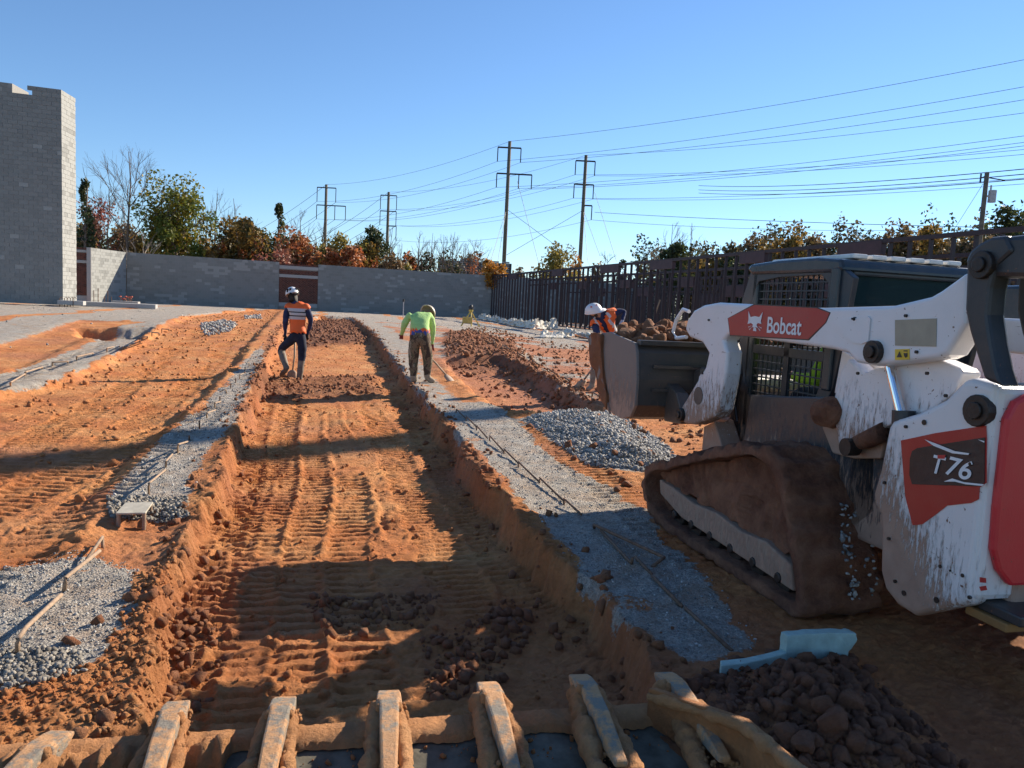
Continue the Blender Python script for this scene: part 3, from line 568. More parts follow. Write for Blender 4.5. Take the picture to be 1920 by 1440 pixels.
for k_b, (px0, y0, px1, y1, Y) in enumerate([(1160, 560, 1152, 576, 44), (1238, 562, 1226, 596, 41), (1257, 560, 1257, 590, 40)]):
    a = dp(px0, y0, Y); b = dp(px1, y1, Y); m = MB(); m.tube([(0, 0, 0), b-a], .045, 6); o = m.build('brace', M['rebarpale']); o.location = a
    tag(o, ('pale brace leaning behind the stooping worker', 'pale brace leaning left of the loader arm tip', 'upright pale pipe left of the loader arm tip')[k_b], 'brace', 'pale braces inside the framing')

# ------------------------------------------------------------ trees
LM = dict(green=leafmat('leaf_green', (.07, .11, .02), (.22, .22, .03), (.30, .22, .02)), dark=leafmat('leaf_dark', (.035, .055, .018), (.08, .09, .03)),
          olive=leafmat('leaf_olive', (.15, .11, .025), (.34, .19, .045), (.10, .09, .025)), maroon=leafmat('leaf_maroon', (.34, .085, .03), (.44, .17, .06), (.18, .12, .04)),
          orange=leafmat('leaf_orange', (.42, .19, .03), (.55, .27, .035), (.30, .12, .03)), yellow=leafmat('leaf_yellow', (.35, .25, .05), (.22, .20, .05)),
          olive2=leafmat('leaf_olive_brown', (.09, .075, .03), (.19, .14, .06), (.06, .06, .025)), brown=leafmat('leaf_brown', (.17, .10, .045), (.26, .18, .09), (.11, .10, .045)), pink=leafmat('leaf_pink', (.35, .10, .08), (.26, .13, .08), (.12, .07, .04)))
def leaves(cent, rad, n, size, lobes=9, shape='round', dens=None):
    lobes = int(lobes*1.8); n = int(n*1.1); size = size*.76
    """leaf quads clustered in lobes through a crown volume"""
    C = []; 
    for k in range(lobes):
        if shape == 'cone': t = rng.uniform(0, 1)**.8; a = rng.uniform(0, 2*pi); rr = (1-t)*.8+.08; C.append((cos(a)*rr*rng.uniform(.3, 1), sin(a)*rr*rng.uniform(.3, 1), -1+2*t, .12+.25*(1-t)))
        else:
            v = rng.normal(size=3); v /= np.linalg.norm(v); rr = rng.uniform(.3, .85); C.append((*(v*rr), rng.uniform(.18, .42)))
    C = np.array(C); k = rng.integers(0, lobes, n); d = rng.normal(size=(n, 3)); d /= np.linalg.norm(d, axis=1)[:, None]; d *= rng.uniform(.25, 1.1, (n, 1))**.6
    P = (C[k, :3]+d*C[k, 3:4])*np.array(rad)+np.array(cent)
    # sub clumps
    P += rng.normal(0, .02, P.shape)*np.array(rad); a = rng.normal(size=(n, 3)); a /= np.linalg.norm(a, axis=1)[:, None]; b = np.cross(a, rng.normal(size=(n, 3))); b /= np.linalg.norm(b, axis=1)[:, None]
    s = size*rng.uniform(.5, 1.25, (n, 1)); V = np.stack([P-a*s, P-b*s*.6, P+a*s, P+b*s*.6], 1).reshape(-1, 3); return V, C
def branches(m, p, d, L, r, depth, spread=.5, up=.25, n=4, mi=0):
    d = d.normalized(); q = p+d*L*.5+Vector(rng.normal(0, .04*L, 3)); e = p+d*L; m.tube([p, q, e], [r, r*.8, r*.6], n, mi, cap=False)
    if depth == 0: return
    k = 3 if depth > 1 else 3
    for i in range(k):
        a = d+Vector(rng.normal(0, spread, 3)); a.z += up; branches(m, p.lerp(e, rng.uniform(.45, 1)) if i else e, a, L*rng.uniform(.6, .8), r*.58, depth-1, spread, up, n, mi)
def tree(px, ytop, wpx, Y, kind, label, name='broadleaf_tree', n=2200, lowf=.25, size=.24, lobes=10, bark='bark', shape='round', group=None, cat='tree', zb=0.0):
    t = dp(px, ytop, Y); H = t[2]-zb; R = wpx/F*Y/2; x = t[0]; e = empty(name, (x, Y, zb), rng.uniform(0, .3), label, cat, group)
    m = MB(); cz = H*(lowf+1)/2; rz_ = H*(1-lowf)/2
    trunkr = max(.06, H*.016); top = H*(.8 if shape != 'cone' else .97); m.tube([(0, 0, -.6), (rng.uniform(-.1, .1), 0, top*.4), (rng.uniform(-.3, .3), rng.uniform(-.2, .2), top)], [trunkr, trunkr*.8, trunkr*.25], 7)
    k_ = 1.9 if shape == 'cone' else 1.3; V, C = leaves((0, 0, cz), (R*k_, R*k_, rz_*.98), int(n*1.3), size*(.9 if shape == 'cone' else 1.1), lobes, shape)
    for c in C:
        b = Vector((c[0]*R, c[1]*R, cz+c[2]*rz_)); a = Vector((0, 0, max(H*.15, b.z-R*.6))); mid = a.lerp(b, .5)+Vector(rng.normal(0, .12, 3)); m.tube([a, mid, b], [trunkr*.45, trunkr*.3, .02], 5, cap=False)
        for q in range(3):
            bb = b+Vector(rng.normal(0, .45*c[3], 3))*R; m.tube([mid.lerp(b, .6), bb], [.03, .012], 4, cap=False)
    m.build('trunk', M[bark], e, smooth=True)
    Fq = np.arange(len(V)).reshape(-1, 4); bigmesh('crown', V, Fq, LM[kind], e); return e
def baretree(px, ytop, wpx, Y, label, depth=5, bark='bark', leafk=None, name='bare_tree', group=None, spread=.42, zb=0.0, r0=.012):
    t = dp(px, ytop, Y); H = t[2]-zb; R = wpx/F*Y/2; e = empty(name, (t[0], Y, zb), 0, label, 'tree', group); m = MB()
    tip = Vector((0, 0, H)); r0 = H*r0; pts = [Vector((rng.normal(0, .012*H)*(k > 0), rng.normal(0, .01*H)*(k > 0), H*k/5-(.5 if k == 0 else 0))) for k in range(6)]
    m.tube(pts, [r0*(1-k*.17) for k in range(6)], 6, cap=False)
    for k in range(14 if R > 1.5 else 9):
        f = rng.uniform(.22, .93); s = f*5; i = int(min(4, s)); p = pts[i].lerp(pts[i+1], s-i); a = rng.uniform(0, 2*pi)
        L = (1-f)*H*.33+R*.22; branches(m, p, Vector((cos(a)*R/H*2.6, sin(a)*R/H*2.6, .75)), L, max(.02, r0*.42*(1-f)+.016), depth-3, spread, .22, 4)
    m.build('trunk', M[bark], e)
    if leafk:
        V, C = leaves((0, 0, H*.62), (R, R, H*.36), 260, .16, 9); bigmesh('crown', V, np.arange(len(V)).reshape(-1, 4), LM[leafk], e)
    return e
TG = 'trees behind the block wall'
tree(332, 330, 118, 68, 'green', 'full green and yellow tree, the largest leafy one behind the left wall', n=5200, lobes=15, lowf=.28, size=.2)
tree(158, 338, 34, 62, 'dark', 'narrow ivy-dark tree with a reddish top, right against the tower', n=900, shape='cone', lobes=9, lowf=.2)
tree(168, 345, 60, 66, 'pink', 'thin pinkish red tree just right of the tower', n=650, lowf=.45, size=.15)
baretree(240, 284, 120, 66, 'tall bare tree reaching highest behind the wall, left of the green tree', depth=6, spread=.38)
baretree(205, 350, 80, 70, 'twiggy bare tree with a few red leaves between tower and tallest bare tree', depth=5, leafk='pink')
baretree(272, 440, 70, 60, 'small pale bare tree leaning up from the wall top, in front of the dark wood', depth=5, bark='barkpale')
tree(232, 395, 70, 72, 'brown', 'brown thinning tree behind the tall bare tree', n=1200, lowf=.1, size=.18)
baretree(405, 362, 90, 78, 'bare grey tree right of the big green tree', depth=5); baretree(440, 372, 50, 80, 'second bare tree right of the big green tree', depth=5)
tree(450, 395, 130, 72, 'olive', 'broad olive and rust tree between green tree and dark pines', n=4200, lobes=14, lowf=.1)
tree(475, 392, 60, 76, 'orange', 'rust-topped tree peeking over the olive one', n=900, lobes=6, lowf=.55)
tree(523, 388, 44, 72, 'dark', 'slender dark evergreen with a spire top above the red shrubs', n=1700, shape='cone', lobes=12, lowf=.1, name='conifer')
tree(505, 425, 80, 74, 'dark', 'dark rounded evergreen left of the spire-topped one', n=2200, lowf=.1)
tree(575, 425, 110, 70, 'maroon', 'rounded maroon tree left of the farthest left power pole', n=3400, lobes=13, lowf=.05)
tree(520, 455, 80, 64, 'pink', 'low crimson tree above the brick panel', n=1700, lowf=.0)
tree(650, 420, 90, 72, 'yellow', 'yellow-green tree with a red tip behind the first power pole', n=2400, lobes=11, lowf=.05)
tree(640, 455, 90, 66, 'maroon', 'rusty red tree right beside the first power pole', n=2600, lobes=11, lowf=.0)
tree(697, 428, 104, 74, 'dark', 'dark layered pine between the two left power poles', n=2400, shape='cone', lobes=13, lowf=.1, name='conifer')
tree(745, 465, 70, 70, 'brown', 'brown-red tree at the foot of the second power pole', n=1900, lowf=.0)
tree(778, 482, 46, 64, 'yellow', 'small yellow tree above the middle of the wall', n=900, lowf=.0)
for k, (px, yt, w, lb) in enumerate([(675, 440, 40, 'bare tree between the dark pine and the yellow-green tree'), (735, 425, 40, 'bare tree behind the second power pole'), (786, 435, 36, 'bare sapling just above the small yellow tree'), (812, 437, 40, 'first of the thin bare trees over the wall joint'), (832, 440, 34, 'thin bare tree, second over the wall joint'), (848, 434, 44, 'tallest thin bare tree left of the slatted building'), (872, 458, 40, 'thin bare tree in front of the slatted building'), (890, 452, 60, 'bare tree with sparse red leaves left of the orange tree'), (1140, 478, 60, 'wispy bare tree right of the second tall pole'), (560, 395, 50, 'bare tree behind the maroon crowns'), (607, 412, 50, 'bare twigs rising around the first power pole')]):
    baretree(px, yt, w, 74 if k < 8 else 80, lb, depth=5, leafk='maroon' if k == 7 else None)
tree(928, 470, 62, 66, 'orange', 'bright orange tree at the corner where block wall meets the steel studs', n=3000, lobes=11, lowf=.1, size=.2)
tree(890, 458, 60, 92, 'brown', 'thin brown tree behind the slatted building', n=700, lowf=.3)
tree(970, 488, 50, 95, 'brown', 'small brown tree low behind the stud wall, right of the tall pole', n=900, lowf=.0); tree(995, 500, 40, 100, 'dark', 'small dark bush-like tree low on the skyline right of the tall pole', n=700, lowf=.0)
tree(1055, 446, 70, 80, 'yellow', 'pale yellow-green tree left of the second tall pole', n=1700, lobes=10, lowf=.15, size=.2)
tree(1020, 480, 50, 84, 'brown', 'brown tree left of the pale yellow-green one', n=1000, lowf=.0); tree(1085, 476, 60, 84, 'orange', 'orange-brown tree behind the second tall pole', n=1200, lowf=.0)
tree(1118, 482, 56, 84, 'brown', 'brown tree right of the second tall pole', n=1100, lowf=.0); tree(1168, 490, 36, 84, 'dark', 'little dark spruce peeking over the studs', n=600, shape='cone', lobes=8, lowf=.0, name='conifer')
baretree(1262, 420, 64, 70, 'pale bare tree left of the dark pine above the steel studs', depth=5, bark='barkpale'); baretree(1298, 418, 50, 74, 'pale bare tree behind the dark pine above the steel studs', depth=5, bark='barkpale')
tree(1270, 452, 90, 66, 'dark', 'dark pine over the steel studs, left end of the right-hand wood', n=2600, shape='cone', lobes=12, lowf=.1, name='conifer')
tree(1335, 438, 80, 70, 'olive', 'olive round tree next to the dark pine', n=2600, lowf=.1); tree(1395, 430, 100, 68, 'dark', 'dark brown-green round tree in the middle of the right-hand wood', n=3000, lowf=.1)
tree(1462, 424, 110, 68, 'olive', 'broad olive-brown tree behind the loader cab', n=3400, lobes=13, lowf=.1); tree(1532, 420, 80, 70, 'brown', 'tan tree thinning into bare twigs right of the olive one', n=2000, lowf=.1)
baretree(1605, 434, 60, 72, 'bare tree in the gap between the two right-hand clumps', depth=5, bark='barkpale'); tree(1645, 444, 70, 62, 'dark', 'dark spreading pine at the left of the farthest right clump', n=2000, lowf=.1)
tree(1705, 384, 110, 62, 'brown', 'tall tan tree, highest of the right-hand clump left of the wooden pole', n=3600, lobes=13, lowf=.1); tree(1765, 398, 110, 60, 'olive', 'olive and rust tree left of the wooden pole', n=3600, lobes=13, lowf=.1)
tree(1840, 405, 120, 58, 'brown', 'rust brown tree behind the wooden pole', n=3600, lobes=13, lowf=.1); tree(1905, 365, 130, 62, 'dark', 'dark green tree at the right edge of the photo', n=4200, lobes=14, lowf=.1)
tree(1960, 420, 140, 58, 'brown', 'brown tree cut off by the right edge', n=2600, lowf=.1); tree(1570, 450, 90, 80, 'brown', 'low tan tree behind the gap in the wood', n=1500, lowf=.0)
tree(1435, 428, 90, 72, 'brown', 'russet tree between the dark round one and the broad olive one', n=2200, lowf=.1); tree(1500, 418, 70, 74, 'brown', 'tan round crown right behind the cab roof', n=1800, lowf=.1); tree(1680, 410, 90, 66, 'brown', 'grey-brown thin crown left of the tallest right-hand tree', n=1800, lowf=.1); tree(1735, 400, 90, 64, 'olive', 'olive crown between the tallest tan tree and the rust one', n=2200, lowf=.1)
# dark undergrowth that reads as one mass
def under(name, pts, kind, n, label, size=.27):
    Vs = []
    for px, yt, w, Y in pts:
        t = dp(px, yt, Y); R = w/F*Y/2; V, _ = leaves((t[0], Y, t[2]*.45), (R, 1.6, t[2]*.6), n, size, 8); Vs.append(V)
    V = np.vstack(Vs); o = bigmesh(name, V, np.arange(len(V)).reshape(-1, 4), LM[kind]); tag(o, label, 'undergrowth', kind='stuff')
under('undergrowth', [(150+k*42, 415+rng.uniform(-10, 14)+k*3.4, 90, 74+rng.uniform(-3, 3)) for k in range(14)], 'olive', 1900, 'dark tangled undergrowth filling the wood behind the left wall')
under('undergrowth', [(430+k*30, 448+k*3+rng.uniform(-8, 8), 60, 71) for k in range(12)], 'maroon', 1100, 'rust and red brush massed above the brick panel and the wall right of it'); under('undergrowth', [(160+k*60, 436+k*3, 120, 79) for k in range(12)], 'dark', 1700, 'shadowed thicket deep in the wood behind the left wall')
under('undergrowth', [(1240+k*44, 440-k*2.6+rng.uniform(-9, 9), 110, 74+rng.uniform(-3, 3)) for k in range(17)], 'olive2', 2300, 'brown and tan crowns massed along the right-hand wood'); under('undergrowth', [(1240+k*50, 444-k*2.6, 120, 79) for k in range(16)], 'dark', 1700, 'dark thicket seen through the steel studs')
under('undergrowth', [(740+k*24, 500, 50, 80) for k in range(9)], 'brown', 350, 'brown brush on the bank below the slatted building')

# ------------------------------------------------------------ slatted building beyond the wall
bld = empty('slatted_building', tuple(dp(890, 512, 88)*np.array([1, 1, 0])), radians(6), 'low pale building with slatted panels and dark bays beyond the wall', 'building')
z0_, z1_ = dp(890, 512, 88)[2]-2, dp(890, 487, 88)[2]; wall_m = simple('pale_siding', (.42, .36, .30), .8)
m = MB(); m.box((0, 1.5, z1_/2-.1), (4.2, 1.2, z1_/2-.1)); m.build('wall', simple('dark_bay', (.06, .06, .07), .7), bld)
for k in range(7):
    x = -3.7+k*1.2
    for j in range(7): m = MB(); m.box((x, .2, z1_-.1-j*.26), (.42, .06, .085)); m.build('slat', wall_m, bld)
m = MB(); m.box((0, .25, z1_-2.6), (4.2, .1, .6)); m.build('parapet', simple('tan_wall', (.34, .26, .19), .85), bld)

# ------------------------------------------------------------ power poles and wires
def pole(px, yt, yb, Y, arms, label, r=.33, top=None):
    t = dp(px, yt, Y); xx = dp(px, yt, Y)[0]; e = empty('power_pole', (xx, Y, 0), 0, label, 'power pole'); H = t[2]; m = MB(); m.tube([(0, 0, -.5), (0, 0, H)], [r, r*.72], 10); m.build('pole', M['wood'], e, smooth=True); ends = []
    for (xl, yl, xr, yr, ins) in arms:
        a = dp(xl, yl, Y)-np.array([xx, Y, 0]); b = dp(xr, yr, Y)-np.array([xx, Y, 0]); zc = (a[2]+b[2])/2; a[1] -= 0; b[1] += 0
        a[2] = b[2] = zc; b[1] = .0; m = MB(); m.tube([a, b], .13, 6); arm = m.build('crossarm', M['dark'], e)
        for f in ins:
            q = a+(b-a)*f; L = 2.3*Y/130; m = MB(); m.tube([q, q-np.array([0, 0, L])], .09, 6); m.build('insulator', M['dark'], e); ends.append(q-np.array([0, 0, L])+np.array([xx, Y, 0]))
    return e, t, ends
P1, t1_, i1 = pole(956, 265, 488, 120, [(934, 273, 977, 281, (0, 1)), (932, 319, 997, 334, (0, .63, 1))], 'tall wooden power pole in the middle of the sky with two crossarms', .36)
P2, t2_, i2 = pole(1099, 291, 500, 125, [(1080, 298, 1116, 306, (0, 1)), (1077, 342, 1113, 350, (0, 1)), (1096, 384, 1110, 387, (1,))], 'tall power pole right of the middle with three crossarms', .36)
P3, t3_, i3 = pole(612, 346, 440, 175, [(595, 349, 630, 355, (0, 1)), (594, 381, 648, 390, (0, .63, 1))], 'leftmost power pole rising above the maroon tree', .40)
P4, t4_, i4 = pole(729, 360, 470, 180, [(714, 364, 744, 369, (0, 1)), (713, 394, 743, 398, (0, 1)), (729, 423, 743, 425, (1,))], 'second power pole from the left, above the brown-red tree', .40)
def wire(a, b, sag, label, group, r=.024, n=16, mat='wire'):
    a = np.array(a); b = np.array(b); m = MB(); pts = []
    for k in range(n+1):
        t = k/n; p = a*(1-t)+b*t; p[2] -= sag*4*t*(1-t); pts.append(p-a)
    m.tube(pts, r, 4, cap=False); o = m.build('power_line', M[mat]); o.location = a; tag(o, label, 'power line', group)
gA = 'cables of the left-hand pole line'
WO = ('from its tip', 'upper arm left end', 'upper arm right end', 'lower arm left end', 'lower arm inner hanger', 'lower arm right end')
WO2 = WO[:4]+('lower arm right end', 'short lowest arm')
for n_, (p, q, s) in enumerate([(t3_, t1_, 2.5)]+[(i3[k], i1[k], 2.8) for k in range(5)]): wire(p, q, s*.6, 'cable from leftmost to middle pole, '+WO[n_], 'cables from leftmost pole to middle pole')
for n_, (p, q, s) in enumerate([(t4_, t2_, 2.5)]+[(i4[k], i2[k], 2.8) for k in range(5)]): wire(p, q, s*.6, 'cable from second to fourth pole, '+WO2[n_], 'cables between the second and fourth poles')
def off(px, py, Y): return dp(px, py, Y)
for n_, p, (px, py) in zip(range(9), [t1_]+i1, [(2100, 76), (2100, 130), (2100, 157), (2100, 230), (2100, 243), (2100, 250)]): wire(p, off(px, py, 72), .9, 'cable off the middle pole to the right edge, '+WO[n_], 'cables right of the middle pole')
for n_, p, (px, py) in zip(range(9), [t2_]+i2, [(2100, 186), (2100, 262), (2100, 272), (2100, 318), (2100, 330), (2100, 426)]): wire(p, off(px, py, 76), .9, 'cable off the fourth pole to the right edge, '+WO2[n_], 'cables right of the fourth pole')
for n_, p, (px, py) in zip(range(9), [t3_]+i3, [(400, 470), (420, 475), (440, 480), (430, 500), (440, 505), (450, 510)]): wire(p, off(px, py, 210), 1.5, 'cable dropping left off the leftmost pole, '+WO[n_], 'cables left of the leftmost pole', r=.045)
for n_, p, (px, py) in zip(range(9), [t4_]+i4[:4], [(540, 470), (520, 490), (540, 500), (530, 510), (560, 520)]): wire(p, off(px, py, 215), 1.5, 'cable dropping left off the second pole, '+WO2[n_], 'cables left of the second pole', r=.045)
for n_, (a, b, Y1, Y2) in enumerate([((949, 395), (915, 505), 120, 100), ((949, 395), (931, 505), 120, 108), ((950, 392), (1055, 470), 120, 118), ((970, 340), (1012, 500), 120, 104), ((1092, 395), (950, 478), 125, 118), ((1094, 396), (1102, 490), 125, 112), ((1096, 400), (1125, 480), 125, 108), ((1115, 360), (1156, 490), 125, 100)]):
    wire(dp(*a, Y1), dp(*b, Y2), 0, 'guy wire '+('sloping left off the middle pole, outer', 'sloping left off the middle pole, inner', 'crossing right from the middle pole', 'falling steeply right of the middle pole', 'crossing left from the fourth pole', 'nearly upright beside the fourth pole', 'falling right of the fourth pole, inner', 'falling right of the fourth pole, outer')[n_], 'guy wires of the tall poles', r=.03)
wire(dp(1115, 398, 125), dp(2100, 432, 60), .3, 'low single cable across the sky above the right-hand trees', None, r=.03)
# wooden service pole with transformer
b = dp(1851, 323, 47); e = empty('utility_pole', (b[0], 47, 0), 0, 'near wooden utility pole with transformer rising behind the loader on the right', 'utility pole')
m = MB(); m.tube([(-.0, 0, -.5), (0, 0, b[2])], [.17, .13], 10); m.build('pole', M['wood'], e, smooth=True)
m = MB(); m.tube([(-.35, 0, b[2]-.35), (0, 0, b[2]-.2)], .03, 6); m.tube([(-.35, 0, b[2]-.6), (-.35, 0, b[2]-.1)], .05, 6); m.build('insulator', M['dark'], e)
m = MB(); m.tube([(0, 0, b[2]-.3), (1.1, 0, b[2]-.42)], .035, 6); m.build('insulator_arm', M['dark'], e)
m = MB(); m.tube([(.42, -.05, b[2]-1.75), (.42, -.05, b[2]-1.05)], .22, 14); m.tube([(.3, -.05, b[2]-1.05), (.3, -.05, b[2]-.75)], .05, 6); m.box((.2, -.05, b[2]-1.4), (.1, .03, .05)); m.build('transformer', simple('transformer_grey', (.35, .38, .4), .5), e, smooth=False)
wire(dp(1843, 345, 47), dp(1788, 432, 45), 0, 'guy wire running down left from the wooden utility pole', None, r=.014)
for k, (ya, yb) in enumerate([(338, 312), (346, 322), (352, 332)]): wire(dp(1310, ya+10, 110), dp(2050, yb-8, 46), .6, ('highest', 'middle', 'lowest')[k]+' of three cables passing the wooden utility pole top', 'cables on the wooden utility pole', r=.03)
gm_ = simple('galvanised_steel', (.38, .40, .42), .5, .6)
MX = np.array([20.7, 29.4]); e = empty('steel_monopole', (MX[0], MX[1], .2), 0, 'grey steel transmission monopole cut by the right edge of the photo', 'power pole'); m = MB(); m.tube([(0, 0, 0), (0, 0, 20)], [.48, .42], 16); m.build('shaft', gm_, e, smooth=True)
m = MB(); m.tube([(0, 0, 20), (0, 0, 20.15)], .46, 16); m.build('cap', gm_, e)

# ------------------------------------------------------------ white compact track loader
HD = radians(-14.4); BF_ = np.array([sin(HD), cos(HD), 0]); BL = np.array([-cos(HD), sin(HD), 0]); BO = gp(1500, 1165)-BL*.99
white = M['white'] = paintmat('white_machine_paint', (.76, .73, .71), .62, .55, .3)
whitel = paintmat('white_panel_paint_muddy', (.76, .73, .71), .72, .64, .3, xg=1.2, x0=-.62)
armp = paintmat('white_arm_paint', (.78, .75, .74), 1.0, .84, .28)
black = paintmat('black_cab_paint', (.025, .03, .038), .9, .66, .35); blackhi = paintmat('dark_cab_paint', (.02, .032, .042), .3, -.2, .25)
redp = paintmat('red_tail_panel', (.62, .03, .04), .2, .1, .35); linkm = paintmat('dark_link_paint', (.028, .032, .036), .9, .0, .4)
mudm = M['mud']; caked, knt, kb = newmat('caked_track_mud'); kc = coords(knt); knt.links.new(mixc(knt, ramp(knt, noi(knt, kc, 4, 8, .75), [(.35, (0,)), (.65, (1,))]), (.15, .052, .026), (.42, .19, .10)), kb.inputs['Base Color']); kb.inputs['Roughness'].default_value = .9; knt.links.new(bump(knt, noi(knt, kc, 16, 8, .8), 1.0, .05), kb.inputs['Normal']); rubber = simple('rubber', (.03, .028, .027), .8)
chrome = simple('chrome_rod', (.8, .82, .85), .08, 1.0, .05, 3, 0); grease = simple('greasy_pin', (.03, .022, .018), .45, .2, .5, 20)
redd = paintmat('red_decal', (.42, .02, .02), 1.0, -.2, .3); dec_dark = simple('black_decal', (.02, .02, .024), .35); dec_white = simple('white_decal', (.78, .78, .78), .4, var=.05)
dec_yel = simple('yellow_decal', (.75, .5, .04), .4, var=.1); beige = simple('beige_patch', (.38, .33, .24), .6, var=.12)
redtext = simple('red_lettering', (.5, .03, .03), .4)
bk = empty('track_loader', tuple(BO), atan2(BF_[1], BF_[0]), 'muddy white compact track loader with red decals, its bucket raised and full of soil', 'loader')
def uv(px, py, lat):
    q = onp(px, py, BO+BL*lat, BL); return float((q-BO)@BF_), float(q[2])
def UV(pts, lat): return [uv(a, b, lat) for a, b in pts]
def lz(px, py, u):
    q = onp(px, py, BO+BF_*u, BF_); return float((q-BO)@BL), float(q[2])
def plate(name, poly, y0, y1, mat, parent=bk, bevel=.008):
    m = MB(); m.prism(poly, y0, y1); return m.build(name, mat, parent, bevel=bevel)
def tubeobj(name, pts, r, mat, parent=bk, n=12, smooth=True):
    m = MB(); m.tube(pts, r, n); return m.build(name, mat, parent, smooth=False)
def decal(name, pts, lat, mat, off=.003, parent=bk, th=.002): return plate(name, UV(pts, lat), lat+off-th, lat+off, mat, parent, 0)
# --- lift arms
ARM = [(1345, 567), (1318, 572), (1300, 582), (1288, 600), (1284, 618), (1292, 632), (1316, 642), (1328, 662), (1322, 688), (1276, 765), (1272, 782), (1282, 794), (1300, 796), (1338, 781), (1347, 768), (1360, 700), (1363, 660), (1356, 638), (1364, 628), (1400, 632), (1560, 655), (1588, 662), (1604, 680), (1640, 686), (1758, 672), (1775, 665), (1812, 607), (1815, 560), (1813, 508), (1762, 545), (1743, 556), (1672, 573), (1540, 577)]
for s in (1, -1):
    pa = UV(ARM, .80); arm = plate('lift_arm', pa, .68 if s > 0 else -.80, .80 if s > 0 else -.68, armp, bk, .022); arm.modifiers['b'].segments = 4
    if s > 0: armL = arm
tubeobj('arm_cross_tube', [(*[uv(1310, 715, .75)[0]], .72, uv(1310, 715, .75)[1]), (uv(1310, 715, .75)[0], -.72, uv(1310, 715, .75)[1])], .06, armp)
e_ = UV([(1262, 610), (1266, 600), (1282, 583), (1290, 583)], .74); tubeobj('step_handle', [(*[uv(1292, 584, .74)[0]], .74, uv(1292, 584, .74)[1])]+[(uv(a, b, .74)[0], .74, uv(a, b, .74)[1]) for a, b in [(1281, 580), (1268, 600), (1262, 622), (1268, 634), (1287, 632)]], .014, armp, n=8)
# decals on the arm
RD = [(1366, 597), (1415, 572), (1532, 578), (1556, 587), (1548, 605), (1516, 636), (1370, 628)]
decal('red_decal', RD, .80, redd, .003); decal('decal_border', [(a+(1450-a)*-.015, b+(603-b)*-.07) for a, b in RD], .80, dec_dark, .0015)
def cat_parts(cx, cy, k):
    P = []
    def T(pts): return [(cx+x*k, cy+y*k) for x, y in pts]
    return T([(-13, -20), (-9, -8), (0, -10), (9, -8), (16, -18), (12, 0), (13, 6), (6, 4), (3, 8), (6, 14), (0, 12), (-5, 13), (-4, 7), (-8, 4), (-15, 6), (-13, -2)]), [T(q) for q in ([(-6, 9), (-14, 12), (-13, 13)], [(-5, 11), (-12, 17), (-11, 18)], [(6, 10), (14, 14), (13, 15)], [(5, 12), (11, 19), (10, 20)], [(-2, 12), (-4, 20), (3, 21), (2, 14)], [(-5, 2), (-1, 3), (-2, 5)])]
mn_, wh = cat_parts(1417, 602, .92)
decal('cat_emblem', mn_, .80, dec_white, .0062, bk, .0012)
for w in wh[:-1]: decal('whisker', w, .80, dec_white, .0062, bk, .0012)
def text(body, name, px, py, hpx, lat, mat, sx=.62, shear=0, off=.0062, embolden=.02, parent=bk):
    cu = D.curves.new(name, 'FONT'); cu.body = body; cu.size = 1; cu.shear = shear; cu.offset = embolden; cu.extrude = .0; o = D.objects.new(name, cu); COL.objects.link(o)
    bpy.context.view_layer.update(); dg = bpy.context.evaluated_depsgraph_get(); me = D.meshes.new_from_object(o.evaluated_get(dg)); D.objects.remove(o)
    a = uv(px, py, lat); b = uv(px, py-hpx, lat); sc = (b[1]-a[1])/.72
    o = D.objects.new(name, me); COL.objects.link(o); me.materials.clear(); me.materials.append(mat); o.parent = parent
    # letters run towards the rear of the machine (-x), upright in z, facing +y
    o.matrix_local = Matrix(((-sc*sx, 0, 0, a[0]), (0, 0, 1, lat+off), (0, sc, 0, a[1]), (0, 0, 0, 1))); return o
t = text('Bobcat', 'lettering', 1438, 623, 30, .80, dec_white, sx=.92, embolden=.018)
decal('worn_patch', [(1679, 600), (1757, 597), (1756, 650), (1679, 648)], .80, beige, .003)
decal('warning_decal', [(1679, 655), (1706, 654), (1706, 674), (1679, 675)], .80, dec_yel, .003)
for q in ([(1683, 670), (1688, 659), (1693, 670)], [(1696, 657), (1703, 657), (1703, 659), (1696, 659)], [(1696, 662), (1703, 662), (1703, 668), (1700, 671), (1697, 668)]): decal('warning_symbol', q, .80, dec_dark, .0055, bk, .001)
decal('access_cover', [(1567, 604), (1575, 601), (1630, 593), (1634, 598), (1630, 640), (1617, 645), (1600, 642), (1574, 620), (1566, 610)], .80, armp, .008, bk, .006)
def pin(px, py, lat, r, th=.04, mat=grease, name='pivot_pin'):
    a = uv(px, py, lat); m = MB(); m.tube([(a[0], lat-.02, a[1]), (a[0], lat+th, a[1])], r, 18); m.tube([(a[0], lat+th, a[1]), (a[0], lat+th+.012, a[1])], r*.55, 12); return m.build(name, mat, bk, bevel=.004)
pin(1642, 660, .80, .055, .03); pin(1848, 497, .86, .055, .03); pin(1836, 770, .80, .065, .02); pin(1604, 598, .80, .010, .012)
m = MB(); a = uv(1310, 742, .8); m.tube([(a[0], .803, a[1]), (a[0], .806, a[1])], .062, 20); m.build('arm_port', simple('port_shadow', (.14, .10, .075), .8), bk)
pin(1279, 778, .80, .05, .03)
# --- cylinder
a, b = uv(1664, 670, .74), uv(1693, 790, .74); tubeobj('cylinder_rod', [(a[0], .74, a[1]), (b[0], .74, b[1])], .022, chrome, n=16)
c = uv(1700, 830, .74); tubeobj('cylinder_barrel', [(b[0]+.002, .74, b[1]+.05), (c[0], .74, c[1]-.25)], .05, linkm, n=16)
